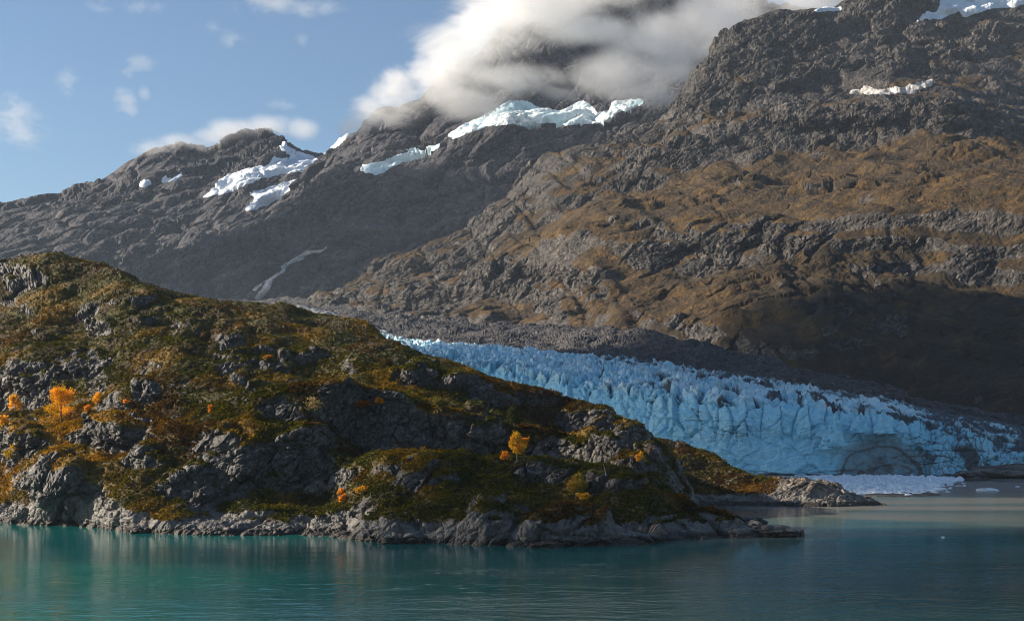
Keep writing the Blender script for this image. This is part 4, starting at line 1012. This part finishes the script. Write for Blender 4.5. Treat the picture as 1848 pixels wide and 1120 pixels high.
for i, (px, py, wpx, hpx, lab) in enumerate([
    (1346, 948, 70, 17, 'low dark rock humped out of the water behind the headland tip'),
    (1404, 969, 70, 20, 'long dark wedge of rock ending the headland at the water'),
    (700, 981, 46, 22, 'rounded grey boulder at the waterline, left of its shore pair'),
    (748, 981, 54, 18, 'flat grey boulder at the waterline, right of its shore pair'),
    (985, 988, 60, 12, 'flat slab of rock awash in front of the big shore cliff'),
    (250, 962, 40, 14, 'small grey boulder under the left cliff'),
    (45, 946, 50, 30, 'dark boulder at the foot of the leftmost cliff'),
    (1180, 978, 50, 14, 'low wet rock beside the notch in the shore')]):
    Yk = 63500 / (py - 787); k = Yk / FPX
    rock_mesh('shore_boulder', at(px, py - hpx * .25, Yk + 2), (wpx * .5 * k, wpx * .35 * k, hpx * .85 * k), i + 1, MAT['headland'], 110, .26, label=lab, cat='rock')
rock_mesh('rock_outcrop', at(1815, 862, 850), (32, 16, 8), 31, MAT['headland'], 130, .24, 'dark rounded rock outcrop on the shore before the right end of the glacier', 'rock')
rock_mesh('rock_outcrop', at(1765, 868, 800), (9, 6, 2.2), 33, MAT['headland'], 80, .25, 'low dark rocks at the left foot of the rounded outcrop', 'rock')

# mud flat and gravel bar on the right
def flat(name, pts, h, mat, label=None, cat=None, kind=None, n=90):
    P0 = np.array([(at(x, y, 63500 / (y - 787))[0], 63500 / (y - 787)) for x, y in pts])
    lo, hi = P0.min(0) - 3, P0.max(0) + 3
    gx, gy = np.meshgrid(np.linspace(lo[0], hi[0], n * 3), np.linspace(lo[1], hi[1], n))
    ins = inpoly(gx, gy, [tuple(p) for p in P0]).astype(F32); ins = gauss1(gauss1(ins, 2.5, 0), 2.5, 1)
    Pz = np.stack([gx, gy, gx * 0], -1).astype(F32)
    Pz[..., 2] = (ins - .4) * h * 1.6 + noise(Pz, 5, 3.1) * h * .3 * ins
    k = ins > .08; keep = k[:-1, :-1] & k[1:, :-1] & k[:-1, 1:] & k[1:, 1:]
    return tag(grid_mesh(name, Pz, mat, {'veg': ins * 0 - 1, 'gold': ins * 0}, keep), label, cat, kind=kind)
mud = M('wet_grey_mud'); mn = mud.noise(.4, 5, .65)
mud.bsdf(mud.mix(mn, (.085, .08, .075), (.15, .14, .13)), .55, mud.bump(mn, .5, .3))
flat('beach_terrain', [(1690, 874), (1740, 870), (2000, 872), (2000, 885), (1848, 886), (1760, 884), (1700, 880)], .35, mud.m, kind='structure')
flat('gravel_bar_terrain', [(1560, 892), (1620, 889), (1680, 890), (1700, 893), (1640, 896), (1580, 896)], .5, MAT['moraine'], kind='structure')

# ------------------------------------------------------------------ brash ice
fl = M('brash_floe_ice'); f1_ = fl.noise(.8, 4, .6)
fl.bsdf(fl.mix(fl.ramp(f1_, .35, .65), (.80, .84, .87), (.55, .70, .80)), .5, fl.bump(fl.noise(2.5, 3), .5, .15))
BP = [(1440, 858), (1600, 859), (1745, 862), (1735, 868), (1705, 874), (1700, 880), (1690, 886), (1655, 890), (1630, 893), (1560, 892), (1535, 889), (1520, 880), (1490, 870)]
BW = [(at(x, y, 63500 / (y - 787))[0], 63500 / (y - 787)) for x, y in BP]
arr = np.array(BW); lo, hi = arr.min(0) - 4, arr.max(0) + 4
gx, gy = np.meshgrid(np.arange(lo[0], hi[0], .7), np.arange(lo[1], hi[1], .9))
GP = np.stack([gx, gy, gx * 0], -1).astype(F32)
wob = noise(GP, (22, 14, 9), 4.4) * 7
ins = inpoly(gx + wob, gy + wob * 1.5, BW).astype(F32); ins = gauss1(gauss1(ins, 1.2, 0), 1.2, 1)
b1, b2, q1, q2, q3, ox_, oy_ = voronoi2((gx + noise(GP, 6, 1.2) * 2) / 3.4, (gy + noise(GP, 6, 7.2) * 2) / 5.0, 201)
GP[..., 2] = sstep(.08, .26, b2 - b1) * (.12 + q1 * q1 * 1.5 + q1 * (ox_ * (q2 - .5) + oy_ * (q3 - .5)) * 2.6) - .2 + (ins - 1) * 1.2
kk = ins > .2; keep = kk[:-1, :-1] & kk[1:, :-1] & kk[:-1, 1:] & kk[1:, 1:]
tag(grid_mesh('brash_ice', GP, fl.m, None, keep), 'packed mat of crushed white ice below the glacier face', 'brash ice', kind='stuff')
protos = []
for k in range(7):
    o = rock_mesh('ice_floe', None, (1.0, .8, .34), 60 + k, fl.m, 20, .3, 'small white ice floe among the brash below the glacier', 'ice floe', 'ice floes among the brash'); protos.append(o)
nf = 0; rng = np.random.RandomState(5)
while nf < 210:
    x, y = rng.uniform(1450, 1760), rng.uniform(860, 897)
    w = at(x, y, 63500 / (y - 787)); edge = inpoly(np.array([w[0]]), np.array([w[1]]), BW)[0]
    if not edge and not (inpoly(np.array([x]), np.array([y]), [(1530, 880), (1720, 870), (1760, 876), (1700, 893), (1600, 897), (1560, 895)])[0] and rng.rand() < .35): continue
    o = protos[nf] if nf < 7 else protos[nf % 7].copy()
    if nf >= 7: COL.objects.link(o)
    s_ = rng.choice([.8, 1.2, 1.7, 2.6], p=[.35, .35, .2, .1])
    o.location = (w[0], w[1], .1 * s_); o.scale = (s_ * rng.uniform(.8, 1.5), s_, s_ * rng.uniform(.7, 1.4)); o.rotation_euler = (0, 0, rng.uniform(0, 6.28)); nf += 1
def berg(px, py, w, h, lab, seed):
    Yk = 63500 / (py - 787); k = Yk / FPX
    rock_mesh('iceberg', at(px, py - h * .15, Yk), (w * .5 * k, w * .3 * k, h * .8 * k), seed, fl.m, 40, .2, lab, 'iceberg')
berg(1782, 886, 40, 6, 'flat topped pale blue iceberg floating off the grey beach', 81)
berg(1836, 880, 8, 4, 'tiny ice lump stranded on the grey beach at the right edge', 82)
berg(1715, 877, 12, 7, 'rounded white ice lump at the right end of the brash', 83)
berg(1740, 878, 7, 4, 'small ice bit between the rounded lump and the flat iceberg', 84)
berg(1702, 969, 6, 2, 'lone scrap of ice drifting on the line of grey water', 85)
berg(1421, 930, 4, 2, 'speck of white ice on the calm water behind the headland tip', 86)

# free-standing ice towers of the calving face
def spire(px, base, tip, wpx, Yk, seed, lab, power=1.0, mid=None):
    k = Yk / FPX; b = np.array(at(px, base, Yk)); Hh = (base - tip) * k; r = wpx * .5 * k
    n, m_ = 40, 34
    t = np.linspace(0, 1, m_)[:, None]; a = np.linspace(0, 2 * np.pi, n + 1)[None, :]
    rad = r * (1 - t ** power) ** .85 + .15
    Pp = np.stack([rad * np.cos(a) + t * r * .1, rad * np.sin(a) * .8, Hh * t + 0 * a], -1).astype(F32)
    w = Pp + np.array([seed * 31, 0, 0], dtype=F32)
    d = facets(w, r * .55, 300 + seed, (1, 1, 1.6)) * r * .24 + facets(w, r * .22, 320 + seed) * r * .10
    dirn = np.stack([np.cos(a) + 0 * t, np.sin(a) + 0 * t, .3 + 0 * t + 0 * a], -1)
    Pp = Pp + dirn * (d * (1 - .6 * t))[..., None]; Pp[:, -1] = Pp[:, 0]
    Pp = Pp + b - np.array([0, 0, 1.5])
    z = np.zeros(Pp.shape[:2]); strat = .42 * sstep(.1, .0, np.abs(noise(w * np.array([.2, .2, 1.6], dtype=F32), 3.5, 1.1)))
    o = grid_mesh('serac', Pp.astype(F32), MAT['ice'], {'dirt': strat if seed != 1 else z, 'silt': z, 'deep': z, 'blue': z + .8})
    o.parent = glacier; o['label'] = lab
    return o
spire(1507, 800, 738, 40, 903, 1, 'sharp bright blue ice spire')
spire(1490, 806, 770, 26, 903, 2, 'short blue ice tooth')
spire(1552, 776, 738, 36, 906, 3, 'banded ice tower', 1.35)
spire(1594, 778, 736, 44, 906, 4, 'banded ice pyramid', 1.15)
spire(1626, 776, 754, 30, 906, 5, 'leaning dirty ice block', 1.3)

# ------------------------------------------------------------------ the air
def haze_box(lo, hi, dens, col):
    V = np.array([[x, y, z] for x in (lo[0], hi[0]) for y in (lo[1], hi[1]) for z in (lo[2], hi[2])], float)
    Q = np.array([[0, 1, 3, 2], [4, 6, 7, 5], [0, 4, 5, 1], [2, 3, 7, 6], [0, 2, 6, 4], [1, 5, 7, 3]])
    m = M('pale_air'); pv = m.n('ShaderNodeVolumePrincipled'); pv.inputs['Color'].default_value = (*col, 1); pv.inputs['Density'].default_value = dens
    m.l(pv.outputs[0], m.out.inputs['Volume'])
    return tag(mesh_from('haze', V, Q, m.m, None, False), kind='stuff')
HAZE = True
if HAZE: haze_box((-1250, -100, -60), (1950, 3560, 1200), .000026, (.74, .85, 1.0))
print('ALL %.1f s' % (time.time() - T0))
